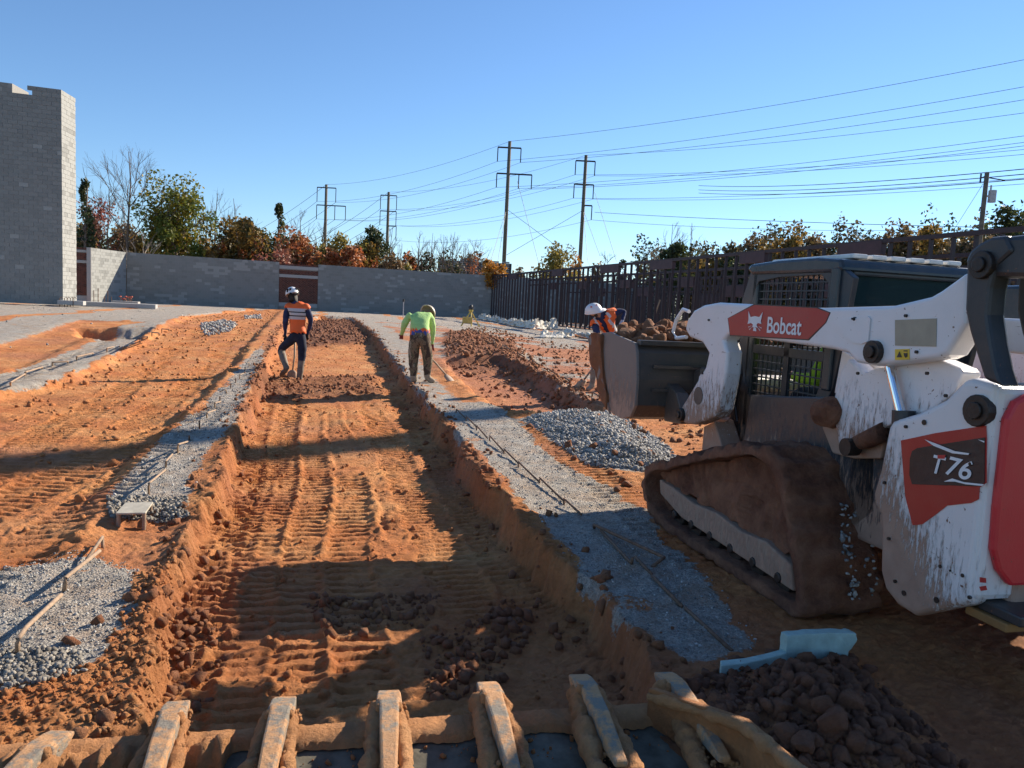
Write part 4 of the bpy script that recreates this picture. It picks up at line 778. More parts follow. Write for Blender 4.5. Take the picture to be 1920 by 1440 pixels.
# --- upper frame behind arm (stanchion)
ST = UV([(1590, 672), (1620, 700), (1640, 690), (1760, 674), (1798, 690), (1806, 700), (1790, 735), (1745, 770), (1660, 800), (1575, 850), (1560, 760), (1575, 700)], .70)
plate('upright', ST, .60, .70, armp, bk, .01); plate('upright', ST, -.70, -.60, armp, bk, .01)
FEN = UV([(1390, 850), (1407, 740), (1440, 742), (1560, 745), (1600, 740), (1670, 800), (1640, 850), (1640, 960), (1590, 1000), (1500, 960), (1400, 900)], .62)
plate('side_frame', FEN, .48, .62, black, bk, .01); plate('side_frame', FEN, -.62, -.48, black, bk, .01)
MUDP = UV([(1575, 742), (1595, 735), (1625, 742), (1662, 760), (1664, 800), (1650, 860), (1600, 860), (1560, 850), (1540, 800)], .66)
mp = plate('muddy_side_plate', MUDP, .58, .66, paintmat('mud_covered_plate', (.05, .05, .055), 2.2, .5, .9), bk, .01)
WP_ = UV([(1578, 656), (1605, 672), (1660, 678), (1665, 735), (1600, 742), (1563, 738)], .58); plate('white_side_cover', WP_, .5, .58, armp, bk, .01)
# torsion link lower: mud-covered hydraulic bar
a = uv(1590, 838, .72); b = uv(1650, 812, .72); t_ = tubeobj('lift_link', [(a[0], .70, a[1]), ((a[0]+b[0])/2, .70, (a[1]+b[1])/2+.01), (b[0], .70, b[1])], .045, caked); lumpy(t_, .02, 9, 1)
a = uv(1556, 772, .70); m = MB(); bm = bmesh.new(); bmesh.ops.create_icosphere(bm, subdivisions=3, radius=.085); 
for v in bm.verts: v.co = Vector((v.co.x*1.2, v.co.y, v.co.z))*(1+.25*mnoise.fractal(v.co*9, 1, 2, 3))
me = D.meshes.new('mud_lump'); bm.to_mesh(me); bm.free(); me.materials.append(caked); o = D.objects.new('mud_lump', me); COL.objects.link(o); o.parent = bk; o.location = (a[0], .70, a[1])
a = uv(1590, 838, .75); m = MB(); m.tube([(a[0], .70, a[1]), (a[0], .77, a[1])], .045, 14); m.build('pivot_pin', grease, bk)
# --- rear body
BODY = UV([(1820, 709), (1806, 712), (1790, 728), (1768, 750), (1720, 774), (1690, 783), (1672, 788), (1664, 800), (1648, 880), (1635, 925), (1637, 945), (1648, 965), (1650, 1000), (1648, 1070), (1657, 1105), (1680, 1135), (1712, 1155)], .80)
zr = .40; BODY = BODY+[(-.80, zr), (-.80, 1.29)]
for s in (1, -1): plate('rear_side_panel', BODY, .70 if s > 0 else -.80, .80 if s > 0 else -.70, whitel, bk, .03).modifiers['b'].segments = 4
m = MB(); m.box((-.30, 0, .80), (.52, .62, .42)); m.build('engine_housing', black, bk, bevel=.02)
# tail: red door on the rear face with louvres
def rearpoly(pts): return [(lz(a, b, -.83)) for a, b in pts]
RP = rearpoly([(1925, 738), (1900, 752), (1878, 785), (1866, 850), (1858, 950), (1858, 1030), (1868, 1070), (1890, 1098), (1925, 1110)])
def rearplate(name, poly, x0, x1, mat, bevel=.012):
    n = len(poly); m = MB(); vs = [(x0, p[0], p[1]) for p in poly]+[(x1, p[0], p[1]) for p in poly]
    m.add(vs, [tuple(range(n)), tuple(range(n, 2*n))[::-1]]+[(i, (i+1) % n, n+(i+1) % n, n+i) for i in range(n)]); return m.build(name, mat, bk, bevel=bevel)
full = [(.80, 1.27), (.80, .42), (.45, .36), (-.45, .36), (-.80, .42), (-.80, 1.27)]
rearplate('rear_frame', [(.79, 1.285), (.79, .41), (-.79, .41), (-.79, 1.285)], -.812, -.74, whitel, .03)
RPm = RP[:-1]+[(-q[0], q[1]) for q in RP[:-1]][::-1]; RPm = [(min(max(p[0], -.77), .77), p[1]) for p in RPm]
rearplate('tail_door', RPm, -.845, -.808, redp, .015)
for k in range(8): 
    m = MB(); m.box((-.848, .1, .70+k*.055), (.006, .42, .012), Matrix.Rotation(.4, 3, 'Y')); m.build('louvre', dec_dark, bk)
m = MB(); m.box((-.86, 0, .385), (.10, .72, .022)); m.build('rear_step', linkm, bk, bevel=.008)
m = MB(); m.box((-.82, 0, .345), (.10, .74, .018)); m.build('belly_guard', simple('ochre_guard', (.25, .13, .04), .7), bk, bevel=.006)
m = MB(); m.prism([(-.3, 1.18), (-.86, 1.24), (-.86, 1.28), (-.3, 1.24)], -.6, .6); m.build('hood', whitel, bk, bevel=.02)
# decals of the tail side
decal('red_decal', [(1690, 826), (1755, 812), (1850, 798), (1851, 822), (1851, 905), (1838, 914), (1836, 936), (1822, 943), (1777, 948), (1755, 965), (1730, 983), (1712, 985), (1698, 930)], .80, redd, .003)
decal('dark_decal', [(1712, 846), (1722, 840), (1849, 820), (1848, 905), (1838, 912), (1712, 908), (1707, 890), (1708, 860)], .80, dec_dark, .0062, bk, .0015)
text('76', 'lettering', 1772, 887, 36, .80, dec_white, sx=1.22, shear=.25, off=.0095, embolden=.014); text('T', 'lettering', 1746, 884, 35, .80, dec_white, sx=1.0, shear=.2, off=.0095, embolden=.014)
decal('red_letter_bar', [(1762, 853), (1777, 853), (1775, 860), (1762, 860)], .80, redtext, .0115, bk, .001)
for q in ([(1738, 824), (1760, 832), (1795, 846), (1822, 850), (1820, 853), (1790, 850), (1755, 836)], [(1774, 903), (1790, 897), (1812, 904), (1850, 908), (1846, 911), (1815, 908), (1795, 903)], [(1838, 824), (1850, 827), (1850, 830)]): decal('scrape', q, .80, dec_white, .0125, bk, .001)
for a_, b_, r_ in ((1734, 792, .012), (1764, 1062, .008), (1806, 1079, .008), (1783, 1070, .005), (1696, 1112, .012), (1757, 1125, .013)):
    q = uv(a_, b_, .8); m = MB(); m.tube([(q[0], .803, q[1]), (q[0], .806, q[1])], r_, 12); m.build('bolt_hole', grease, bk)
for q in ([(1838, 1082), (1850, 1084), (1850, 1093), (1838, 1092)], [(1837, 1100), (1850, 1098), (1852, 1106), (1840, 1108)]): decal('red_mark', q, .80, redtext, .003, bk, .001)
# --- dark link (rear) with cross beam
LK = UV([(1826, 480), (1836, 462), (1855, 447), (1880, 440), (1925, 440)], .90)
link_out = UV([(1815, 505), (1813, 488), (1822, 470), (1840, 455), (1862, 444), (1890, 441), (1905, 470), (1870, 500), (1860, 540), (1855, 590), (1862, 640), (1872, 690), (1884, 726), (1848, 712), (1832, 660), (1820, 620), (1812, 580), (1814, 530)], .86)
plate('lift_link', link_out, .78, .87, linkm, bk, .015); plate('lift_link', link_out, -.87, -.78, linkm, bk, .015)
link_in = [(u-.10, z) for u, z in link_out]; plate('lift_link_inner', link_in, .66, .72, linkm, bk, .012)
zt = uv(1880, 455, .86)[1]; ut = uv(1880, 455, .86)[0]
m = MB(); m.prism([(ut+.10, zt+.02), (ut-.20, zt+.03), (ut-.24, zt-.02), (ut-.22, zt-.14), (ut+.02, zt-.13), (ut+.10, zt-.06)], -.86, .86); m.build('link_cross_beam', linkm, bk, bevel=.02)
rustm = simple('rust_brown_plate', (.20, .11, .06), .8)
m = MB(); m.prism([(ut-.0, zt-.13), (ut-.18, zt-.14), (ut-.02, zt-.42)], .60, .66); m.build('gusset', rustm, bk)
# bolts, seams and hoses that show on the near side
for (a_, b_) in [(1700, 592), (1720, 660), (1500, 650), (1610, 700), (1740, 700), (1775, 742), (1700, 800), (1660, 905), (1668, 1010), (1680, 1090), (1820, 1120), (1838, 745), (1822, 870), (1386, 640), (1330, 600), (1318, 700)]:
    q = uv(a_, b_, .8); m = MB(); m.tube([(q[0], .80, q[1]), (q[0], .810, q[1])], .008, 6); m.build('bolt', grease, bk)
for k_, pts_ in enumerate([[(1375, 645), (1380, 700), (1368, 760), (1372, 790)], [(1368, 640), (1372, 700), (1362, 750), (1350, 780)], [(1600, 700), (1625, 735), (1650, 742), (1672, 770)]]):
    tubeobj('hose', [(uv(a_, b_, .6)[0], .56+.03*k_, uv(a_, b_, .6)[1]) for a_, b_ in pts_], .013, dec_dark, n=8)
# --- cab: posts, roof, mesh sides, rear glass
cabp = UV([(1385, 650), (1398, 600), (1405, 540), (1418, 508), (1440, 500), (1568, 505), (1575, 520), (1572, 660), (1530, 770), (1510, 800), (1480, 795), (1400, 755), (1385, 735), (1378, 690)], .47)
# roof
RU = uv(1568, 490, .5)[0]; FU = uv(1407, 498, .5)[0]; zr_ = 1.87
roof = MB(); roof.prism([(FU+.06, 1.835), (FU+.02, 1.872), (FU-.3, 1.885), (RU+.2, 1.885), (RU-.02, 1.865), (RU-.05, 1.80), (RU+.05, 1.79), (FU, 1.80)], -.49, .49); roof.build('cab_roof', blackhi, bk, bevel=.02)
light = simple('pale_roof_rib', (.75, .73, .68), .35)
for k in range(6): m = MB(); m.box(((RU+FU)/2-.03, .33-k*.132, 1.890), ((FU-RU)/2-.04, .050, .014)); m.build('roof_rib', light, bk, bevel=.008)
# side wall = frame ring with window mesh, as bars
def ring(name, outer, inner, y0, y1, mat):
    """flat frame between two outlines with equal counts"""
    n = len(outer); m = MB(); vs = []
    for y in (y0, y1): vs += [(p[0], y, p[1]) for p in outer]+[(p[0], y, p[1]) for p in inner]
    fs = []
    for i in range(n):
        j = (i+1) % n; fs += [(i, j, n+j, n+i), (2*n+i, 3*n+i, 3*n+j, 2*n+j), (i, 2*n+i, 2*n+j, j), (n+i, n+j, 3*n+j, 3*n+i)]
    m.add(vs, fs); return m.build(name, mat, bk, bevel=.006)
O_ = [(1382, 640), (1392, 560), (1407, 512), (1500, 492), (1568, 492), (1600, 520), (1585, 600), (1578, 655), (1560, 730), (1535, 790), (1510, 850), (1400, 858), (1365, 800), (1372, 720)]
I_ = [(1402, 640), (1412, 560), (1422, 528), (1460, 520), (1540, 515), (1552, 530), (1552, 600), (1548, 655), (1540, 710), (1524, 758), (1505, 770), (1420, 750), (1398, 735), (1396, 700)]
for s in (1, -1): ring('cab_side_frame', UV(O_, .47), UV(I_, .47), .43*s, .47*s, black if s > 0 else black)
gm = simple('cab_mesh_bar', (.03, .035, .04), .5, var=.1, bs=0)
iu = UV(I_, .47); u0, u1 = min(p[0] for p in iu), max(p[0] for p in iu); z0g, z1g = min(p[1] for p in iu), max(p[1] for p in iu)
Pi = np.array(iu)
def inside(u, z): return sd(Pi, np.array([u]), np.array([z]), .5)[0] > -.01
for s in (.445, -.445):
    gb = MB(); st = .0525
    for k in range(int((u1-u0)/st)+1):
        u = u0+k*st; zz = [z for z in np.linspace(z0g, z1g, 80) if inside(u, z)]
        if len(zz) > 3: gb.box((u, s, (zz[0]+zz[-1])/2), (.0045, .004, (zz[-1]-zz[0])/2))
    for k in range(int((z1g-z0g)/st)+1):
        z = z0g+k*st; uu = [u for u in np.linspace(u0, u1, 80) if inside(u, z)]
        if len(uu) > 3: gb.box(((uu[0]+uu[-1])/2, s+.003, z), ((uu[-1]-uu[0])/2, .004, .0045))
    o = gb.build('window_mesh', gm, bk); tag(o, kind='stuff')
for s in (.45, -.45): m = MB(); zb = uv(1470, 660, .47)[1]; m.box(((u0+u1)/2-.02, s, zb), ((u1-u0)/2+.02, .012, .028)); m.build('window_bar', black, bk); m = MB(); m.box(((u0+u1)/2-.03, s, (z0g+z1g)/2-.1), (.028, .012, (z1g-z0g)/2-.12)); m.build('window_post', black, bk)
# rear of cab: panel and window
glass, gnt, gb_ = newmat('tinted_rear_glass'); gb_.inputs['Base Color'].default_value = (.03, .07, .08, 1); gb_.inputs['Roughness'].default_value = .06; gb_.inputs['Transmission Weight'].default_value = .55; gb_.inputs['IOR'].default_value = 1.1
ur = RU+.0
def bar(name, y0, y1, z0, z1, x0=None, x1=None, mat=blackhi, bev=.012):
    m = MB(); x0 = ur-.02 if x0 is None else x0; x1 = ur+.06 if x1 is None else x1; m.box(((x0+x1)/2, (y0+y1)/2, (z0+z1)/2), ((x1-x0)/2, (y1-y0)/2, (z1-z0)/2)); return m.build(name, mat, bk, bevel=bev)
bar('cab_rear_post', .39, .49, 1.1, 1.82); bar('cab_rear_post', -.49, -.39, 1.1, 1.82); bar('cab_rear_header', -.39, .39, 1.775, 1.82); bar('cab_rear_sill', -.39, .39, 1.1, 1.40); bar('rear_window', -.39, .39, 1.40, 1.775, ur+.01, ur+.02, glass, 0)
bar('cab_front_post', .40, .47, .75, 1.82, FU-.06, FU+.0, blackhi); bar('cab_front_post', -.47, -.40, .75, 1.82, FU-.06, FU+.0, blackhi)
bar('cab_lower_front', .40, .47, .45, 1.0, FU+.0, FU+.16, black); bar('cab_lower_front', -.47, -.40, .45, 1.0, FU+.0, FU+.16, black)
bar('cab_floor', -.44, .44, .5, .62, ur+.1, FU+.05, black); bar('seat', -.22, .22, .75, .88, .85, 1.25, rubber, .03); bar('seat_back', -.22, .22, .88, 1.45, .75, .85, rubber, .03)
tubeobj('control_stick', [(1.38, .25, .85), (1.42, .25, 1.12)], .015, dec_dark); tubeobj('control_stick', [(1.38, -.25, .85), (1.42, -.25, 1.12)], .015, dec_dark)
tubeobj('grab_hose', [(1.75, .40, 1.40), (1.78, .42, 1.2), (1.80, .42, .95)], .012, dec_dark, n=6)
fl = UV([(1347, 855), (1352, 800), (1372, 790), (1392, 850), (1392, 870), (1345, 870)], .52); plate('front_fender', fl, .5, .66, armp, bk, .01); plate('front_fender', fl, -.66, -.5, armp, bk, .01)
# --- tracks
path = [(-.02, .10), (.0, .03), (.06, .0), (.5, 0), (1.0, 0), (1.5, 0), (1.72, .02), (1.88, .07), (1.97, .16), (1.985, .25), (1.95, .34), (1.87, .405), (1.7, .46), (1.3, .585), (.9, .705), (.68, .77), (.52, .795), (.38, .77), (.27, .70), (.20, .60), (.10, .38), (.02, .22)]
def dense(P, st):
    out = []
    for i in range(len(P)):
        a = np.array(P[i]); b = np.array(P[(i+1) % len(P)]); n = max(1, int(np.hypot(*(b-a))/st))
        for k in range(n): out.append(a+(b-a)*k/n)
    return np.array(out)
dpn = dense(path, .03)
for _ in range(3): dpn = (np.roll(dpn, 1, 0)+2*dpn+np.roll(dpn, -1, 0))/4
tn = np.roll(dpn, -1, 0)-np.roll(dpn, 1, 0); tn /= np.hypot(tn[:, 0], tn[:, 1])[:, None]; nn_ = np.column_stack([tn[:, 1], -tn[:, 0]])
cen = dpn.mean(0); nn_ = nn_*np.sign(((dpn-cen)*nn_).sum(1).mean())
def track(s):
    ys = np.linspace(.54, .99, 16); n = len(dpn); V = []; T = .055
    prof = [(y, 0.0) for y in ys]+[(.99, T*.5)]+[(y, T) for y in ys[::-1]]+[(.54, T*.5)]
    for i in range(n):
        lug = .020 if (i % 4) < 2 else 0
        for (y, dep) in prof:
            o_ = dep-(lug if dep == 0 else 0); p = dpn[i]-nn_[i]*o_
            q = Vector((p[0]*3.5, y*3.5, p[1]*3.5)); f_ = mnoise.fractal(q*2.2, 1, 2, 4)*.036+mnoise.noise(q*.8)*.02 if dep < T else mnoise.fractal(q*2.5, 1, 2, 3)*.012
            p = p+nn_[i]*f_; V.append((p[0], (y+.02*mnoise.noise(q*2+Vector((3, 3, 3)))*(1 if y > .9 else 0))*s, max(p[1], .002)))
    k = len(prof); Fc = []
    for i in range(n):
        for j in range(k): Fc.append((i*k+j, i*k+(j+1) % k, ((i+1) % n)*k+(j+1) % k, ((i+1) % n)*k+j))
    e = mk('track', V, Fc, caked, bk, smooth=True); bm = bmesh.new(); bm.from_mesh(e.data); bmesh.ops.recalc_face_normals(bm, faces=bm.faces); bm.to_mesh(e.data); bm.free(); return e
trk = track(1); track(-1)
for s in (1, -1):
    # undercarriage frame, caked with mud above
    fr = [(.16, .09), (1.45, .12), (1.80, .2), (1.83, .30), (1.6, .29), (1.3, .26), (1.0, .28), (.7, .25), (.45, .27), (.2, .22)]
    plate('track_frame', fr, (.86 if s > 0 else -.93), (.93 if s > 0 else -.86), paintmat('muddy_track_frame', (.36, .25, .18), .38, .7, .8), bk, .01)
    mudpoly = [(.33, .22), (.55, .20), (.8, .27), (1.1, .24), (1.4, .30), (1.65, .27), (1.86, .30), (1.84, .36), (1.5, .47), (1.0, .62), (.7, .70), (.5, .72), (.36, .64), (.28, .5), (.24, .3)]
    mo = plate('caked_mud', mudpoly, (.70 if s > 0 else -.90), (.90 if s > 0 else -.70), caked, bk, 0); 
    bm = bmesh.new(); bm.from_mesh(mo.data); bmesh.ops.triangulate(bm, faces=bm.faces[:]); 
    for _ in range(4): bmesh.ops.subdivide_edges(bm, edges=[e for e in bm.edges if e.calc_length() > .05], cuts=1)
    bmesh.ops.triangulate(bm, faces=bm.faces[:]); bm.normal_update()
    for v in bm.verts: v.co += v.normal*(.05*mnoise.fractal(v.co*7+Vector((s, 0, 0)), 1, 2, 4)-.008)
    bm.to_mesh(mo.data); bm.free()
    for u in (.30, .55, .80, 1.05, 1.30, 1.55):
        m = MB(); m.tube([(u, .70*s, .115), (u, .90*s, .115)], .085, 16); m.tube([(u, .90*s, .115), (u, .94*s, .115)], .03, 10); m.build('roller', grease, bk, bevel=.008)
    for u, z, r_ in ((1.80, .24, .16), (.48, .58, .15)):
        m = MB(); m.tube([(u, .68*s, z), (u, .86*s, z)], r_, 24); m.build('idler_wheel', caked, bk)
ps = []; sz = []
for k in range(90):
    t_ = rng.uniform(.25, .95); z = .66*(1-t_)+.06; u = np.interp(z, [.03, .22, .38, .60], [-.0, .02, .1, .2])-.03; y = .70+rng.normal(0, .02)-(.0 if rng.random() < .7 else .12); ps.append((u, y, z)); sz.append(rng.uniform(.006, .016))
o = rocks('stuck_gravel', np.array(ps), np.array(sz), M['gravel'], 1, .35, parent=bk)
# --- bucket
BU = UV([(1190, 640), (1320, 652)], .96)
near = 1.0
prof_out = [(2.22, 1.27), (2.18, 1.20), (2.14, 1.0), (2.14, .80), (2.22, .70), (2.38, .66), (2.58, .675), (2.74, .76), (2.98, 1.00), (3.18, 1.25)]
bmat = paintmat('dusty_bucket_steel', (.055, .05, .045), .95, .42, .4); bside = paintmat('worn_bucket_side', (.20, .17, .15), 1.15, .62, .6)
shell = MB(); n = len(prof_out); inn = [(u+(.03 if u < 2.3 else -.015 if u > 2.7 else 0), z+(.03 if (z < .77 or u > 2.6) else 0)) for u, z in prof_out]
vs = [(p[0], -near, p[1]) for p in prof_out]+[(p[0], -near, p[1]) for p in inn]+[(p[0], near, p[1]) for p in prof_out]+[(p[0], near, p[1]) for p in inn]; fs = []
for i in range(n-1): fs += [(i, i+1, 2*n+i+1, 2*n+i), (n+i, 3*n+i, 3*n+i+1, n+i+1)]
fs += [(0, 2*n, 3*n, n), (n-1, 2*n-1, 4*n-1, 3*n-1)]; shell.add(vs, fs); shell.build('bucket_shell', bmat, bk, bevel=.004)
side = [(2.22, 1.27), (2.18, 1.20), (2.14, 1.0), (2.14, .80), (2.22, .70), (2.38, .66), (2.58, .67), (2.75, .75), (2.99, 1.00), (3.20, 1.25), (3.17, 1.30), (2.96, 1.31), (2.75, 1.33), (2.5, 1.30)]
for s in (1, -1): plate('bucket_side', side, (near-.0)*s, (near+.025)*s, bside, bk, .004)
m = MB(); m.prism([(2.60, .665), (2.76, .74), (3.01, .99), (3.23, 1.25), (3.15, 1.28), (2.91, 1.04), (2.70, .80)], near+.025, near+.042); m.build('side_cutter', bside, bk)
m = MB(); m.box((2.20, 0, 1.275), (.035, near, .02)); m.build('bucket_rim', bmat, bk, bevel=.006)
for z_ in (.92, 1.10): m = MB(); m.box((2.125, 0, z_), (.012, .9, .012)); m.build('bucket_rib', bmat, bk)
m = MB(); m.prism([(2.14, .70), (2.14, 1.08), (2.02, 1.12), (1.95, .78), (2.0, .70)], -.56, .56); m.build('quick_coupler', bmat, bk, bevel=.02)
for s in (.72, -.72): m = MB(); m.prism([(2.16, .68), (2.16, .98), (1.98, .92), (1.86, .78), (1.88, .70)], s-.05, s+.05); m.build('bucket_ear', bmat, bk, bevel=.01)
m = MB(); m.box((1.74, .0, .70), (.10, .55, .07)); m.build('front_cross_member', armp, bk, bevel=.02)
# soil heaped in the bucket: a thing of its own
sp_ = []; ss_ = []
for k in range(900):
    y = rng.uniform(-.95, .95); u = rng.uniform(2.28, 3.10); h = 1.29+.22*exp(-((u-2.65)/.35)**2)*(.75+.35*mnoise.noise(Vector((y*3, u, 1))))-.15*(abs(y)/1.0)**6; q = BO+BF_*u+BL*y; sp_.append((q[0], q[1], h-rng.uniform(0, .06))); ss_.append(.02+.06*rng.random()**2.5)
o = rocks('bucket_soil', np.array(sp_), np.array(ss_), M['clod'], 2, .42, .9); tag(o, 'heap of red-brown clods filling the loader bucket', 'soil')
m = MB(); 
pts = []
gx, gy = 14, 40
hv = [[1.22+.22*exp(-((2.25+.95*i/(gx-1)-2.65)/.35)**2)-.15*abs(-1+2*j/(gy-1))**6 for j in range(gy)] for i in range(gx)]
vs = [tuple(BO+BF_*(2.24+.88*i/(gx-1))+BL*(-.98+1.96*j/(gy-1))+np.array([0, 0, hv[i][j]-.04+.03*mnoise.noise(Vector((i*.7, j*.7, 0)))])) for i in range(gx) for j in range(gy)]
fs = [(i*gy+j, i*gy+j+1, (i+1)*gy+j+1, (i+1)*gy+j) for i in range(gx-1) for j in range(gy-1)]
o = mk('bucket_soil_mass', vs, fs, M['clod'], None, smooth=True); tag(o, 'packed soil under the clods in the loader bucket', 'soil', kind='stuff')
# front lip clay sticking on the near corner
cl = MB(); cl.prism([(2.66, .70), (2.80, .76), (3.00, .98), (3.20, 1.21), (3.21, 1.28), (3.0, 1.32), (2.88, 1.29), (2.86, 1.15), (2.78, .95), (2.68, .82)], near+.02, near+.05); o = cl.build('clay_on_side', M['clod'], bk); lumpy(o, .022, 8, 4)

# ------------------------------------------------------------ second white machine behind, at the right edge
m2o = dp(1990, 700, 8.2); m2 = empty('second_loader', (m2o[0], m2o[1], 0), atan2(BF_[1], BF_[0])-.05, 'second white machine with a louvred grille, half hidden behind the loader at the right edge', 'loader')
m = MB(); m.prism([(-.9, .4), (-.9, 1.12), (-.75, 1.46), (.9, 1.52), (.9, .4)], -.8, .8); m.build('body', armp, m2, bevel=.04)
for k in range(12): m = MB(); m.box((-.86+.005*k, 0, 1.12+k*.022), (.05, .7, .004), Matrix.Rotation(-.9, 3, 'Y')); m.build('louvre', simple('grille_dark', (.05, .05, .055), .5) if k == 0 else D.materials['grille_dark'], m2)
m = MB(); m.prism([(0.0, 1.5), (.05, 2.0), (.9, 2.0), (.95, 1.5)], -.45, .45); m.build('cab', blackhi, m2, bevel=.04)
for s in (.75, -.75): m = MB(); m.prism([(-.8, .02), (-.95, .2), (-.6, .6), (.8, .5), (1.0, .2), (.9, .02)], s-.22, s+.22); m.build('track', caked, m2, bevel=.04)
m = MB(); m.prism([(-.75, 1.2), (-.9, 1.42), (-.6, 1.5), (-.5, 1.3)], .8, .86); m.build('mirror', dec_dark, m2, bevel=.02)
m = MB(); m.prism([(-.8, 1.40), (-.8, 1.58), (1.4, 1.62), (1.4, 1.45)], .82, .92); m.build('lift_arm', armp, m2, bevel=.02)

# ------------------------------------------------------------ people
skin = simple('skin', (.36, .19, .12), .6, bs=0); hairm = simple('black_hair', (.015, .012, .01), .7); navy = simple('navy_cloth', (.018, .03, .085), .9, 0, .3, 12); navyd = simple('dark_navy_trousers', (.012, .016, .035), .9, 0, .3, 12)
bootg = simple('muddy_rubber_boot', (.17, .13, .095), .7, 0, .4, 14); boott = simple('tan_work_boot', (.33, .25, .17), .8, 0, .3, 14); lime = simple('lime_shirt', (.42, .66, .22), .85, 0, .12, 10, .5, .03); limeop = simple('lime_hivis_shirt', (.42, .72, .05), .85, 0, .15, 10, .5, .03)
orange = simple('orange_hivis', (.80, .13, .02), .8, 0, .1, 10, .4, .02); silver = simple('reflective_band', (.50, .48, .47), .35, 0, .15, 14); blackm = simple('black_cloth', (.012, .012, .014), .9); redg = simple('red_glove', (.22, .045, .04), .9); paleg = simple('pale_glove', (.50, .48, .52), .9)
beigep = simple('khaki_trousers', (.24, .20, .16), .9, 0, .25, 14); whp = simple('white_helmet_plastic', (.75, .74, .72), .35, 0, .06, 3, 0); tanp = simple('tan_helmet_plastic', (.48, .42, .33), .5, 0, .1, 3, 0); bluem = simple('blue_underlayer', (.05, .09, .28), .9)
cam_, cnt, cb = newmat('camouflage_trousers'); c_ = coords(cnt, (1, 1, .6)); cnt.links.new(ramp(cnt, noi(cnt, c_, 9, 3), [(.4, (.06, .04, .025)), (.47, (.17, .12, .07)), (.55, (.09, .085, .045)), (.62, (.28, .22, .15))]), cb.inputs['Base Color']); cb.inputs['Roughness'].default_value = .95
cam_.node_tree.nodes
for n_ in cnt.nodes:
    if n_.type == 'VALTORGB': n_.color_ramp.interpolation = 'CONSTANT'
def person(label, Y, J, R, region, face=None, group=None, fingers=(), loc=None, xf=None, cat='person'):
    """J: joint -> (photo x, photo y, extra depth) or a Vector; R: joint radii; skeleton grown into one skin"""
    P = {}
    for k, v in J.items(): P[k] = Vector(v) if xf is not None else Vector(dp(v[0], v[1], Y+v[2]))
    if xf is not None: P = {k: xf(v) for k, v in P.items()}
    o0 = Vector((P['pelvis'].x, P['pelvis'].y, min(p.z for p in P.values())-.03)) if loc is None else Vector(loc)
    e = empty('person', o0, 0, label, cat, group)
    E = [('pelvis', 'waist'), ('waist', 'chest'), ('chest', 'neck'), ('neck', 'head'), ('head', 'crown')]
    for s in 'LR':
        E += [('chest', 'sho'+s), ('sho'+s, 'elb'+s), ('elb'+s, 'wri'+s), ('wri'+s, 'pal'+s), ('pelvis', 'hip'+s), ('hip'+s, 'kne'+s), ('kne'+s, 'ank'+s), ('ank'+s, 'toe'+s)]
    rad = dict(pelvis=.135, waist=.13, chest=.15, neck=.06, head=.085, crown=.065, shoL=.075, shoR=.075, elbL=.048, elbR=.048, wriL=.032, wriR=.032, palL=.034, palR=.034, hipL=.10, hipR=.10, kneL=.07, kneR=.07, ankL=.055, ankR=.055, toeL=.045, toeR=.045); rad.update(R)
    # hands
    hn = {}
    for s in 'LR':
        a = P['wri'+s]; d = (a-P['elb'+s]).normalized(); P['pal'+s] = a+d*.075
        q = d.cross(Vector((0, .3, 1))).normalized(); w_ = q.cross(d)
        for k in range(4):
            b = P['pal'+s]+q*(-.028+.019*k)+d*.02; t1 = b+d*(.030+.004*(k in (1, 2)))+w_*.006; t2 = t1+d*.018+w_*.024*(1 if P['pal'+s] is not None else 1)
            for nm, pp, r_ in (('a', b, .0105), ('b', t1, .0095), ('c', t2, .008)): P[f'f{s}{k}{nm}'] = pp; rad[f'f{s}{k}{nm}'] = r_
            E += [('pal'+s, f'f{s}{k}a'), (f'f{s}{k}a', f'f{s}{k}b'), (f'f{s}{k}b', f'f{s}{k}c')]
        b = a+d*.03+q*-.03; t1 = b+q*-.025+d*.02; P[f't{s}a'] = b; P[f't{s}b'] = t1+w_*.015; rad[f't{s}a'] = .014; rad[f't{s}b'] = .010; E += [('wri'+s, f't{s}a'), (f't{s}a', f't{s}b')]
    # face: chin, nose, ears
    if face is not None:
        fd = Vector(face).normalized(); up = (P['crown']-P['head']).normalized(); sd3 = fd.cross(up).normalized()
        P['chin'] = P['head']-up*.07+fd*.05; rad['chin'] = .045; P['nose'] = P['head']+fd*.105-up*.01; rad['nose'] = .014; P['earA'] = P['head']+sd3*.088; P['earB'] = P['head']-sd3*.088; rad['earA'] = rad['earB'] = .017
        E += [('head', 'chin'), ('head', 'nose'), ('head', 'earA'), ('head', 'earB')]
    names = list(P); idx = {k: i for i, k in enumerate(names)}
    me = D.meshes.new('body'); me.from_pydata([tuple(P[k]-o0) for k in names], [(idx[a], idx[b]) for a, b in E], []); o = D.objects.new('body', me); COL.objects.link(o)
    sm = o.modifiers.new('s', 'SKIN'); sm.use_smooth_shade = True; sm.branch_smoothing = .6
    for i, k in enumerate(names):
        r_ = rad[k]; sv = me.skin_vertices[0].data[i]; sv.radius = (r_, r_*(.78 if k in ('pelvis', 'waist', 'chest') else 1)); sv.use_root = (k == 'pelvis')
    sb = o.modifiers.new('u', 'SUBSURF'); sb.levels = sb.render_levels = 2; bpy.context.view_layer.update(); bake(o); o.parent = e
    segs = [(a, b, P[a]-o0, P[b]-o0) for a, b in E]; mats = []; fi = []; info = []
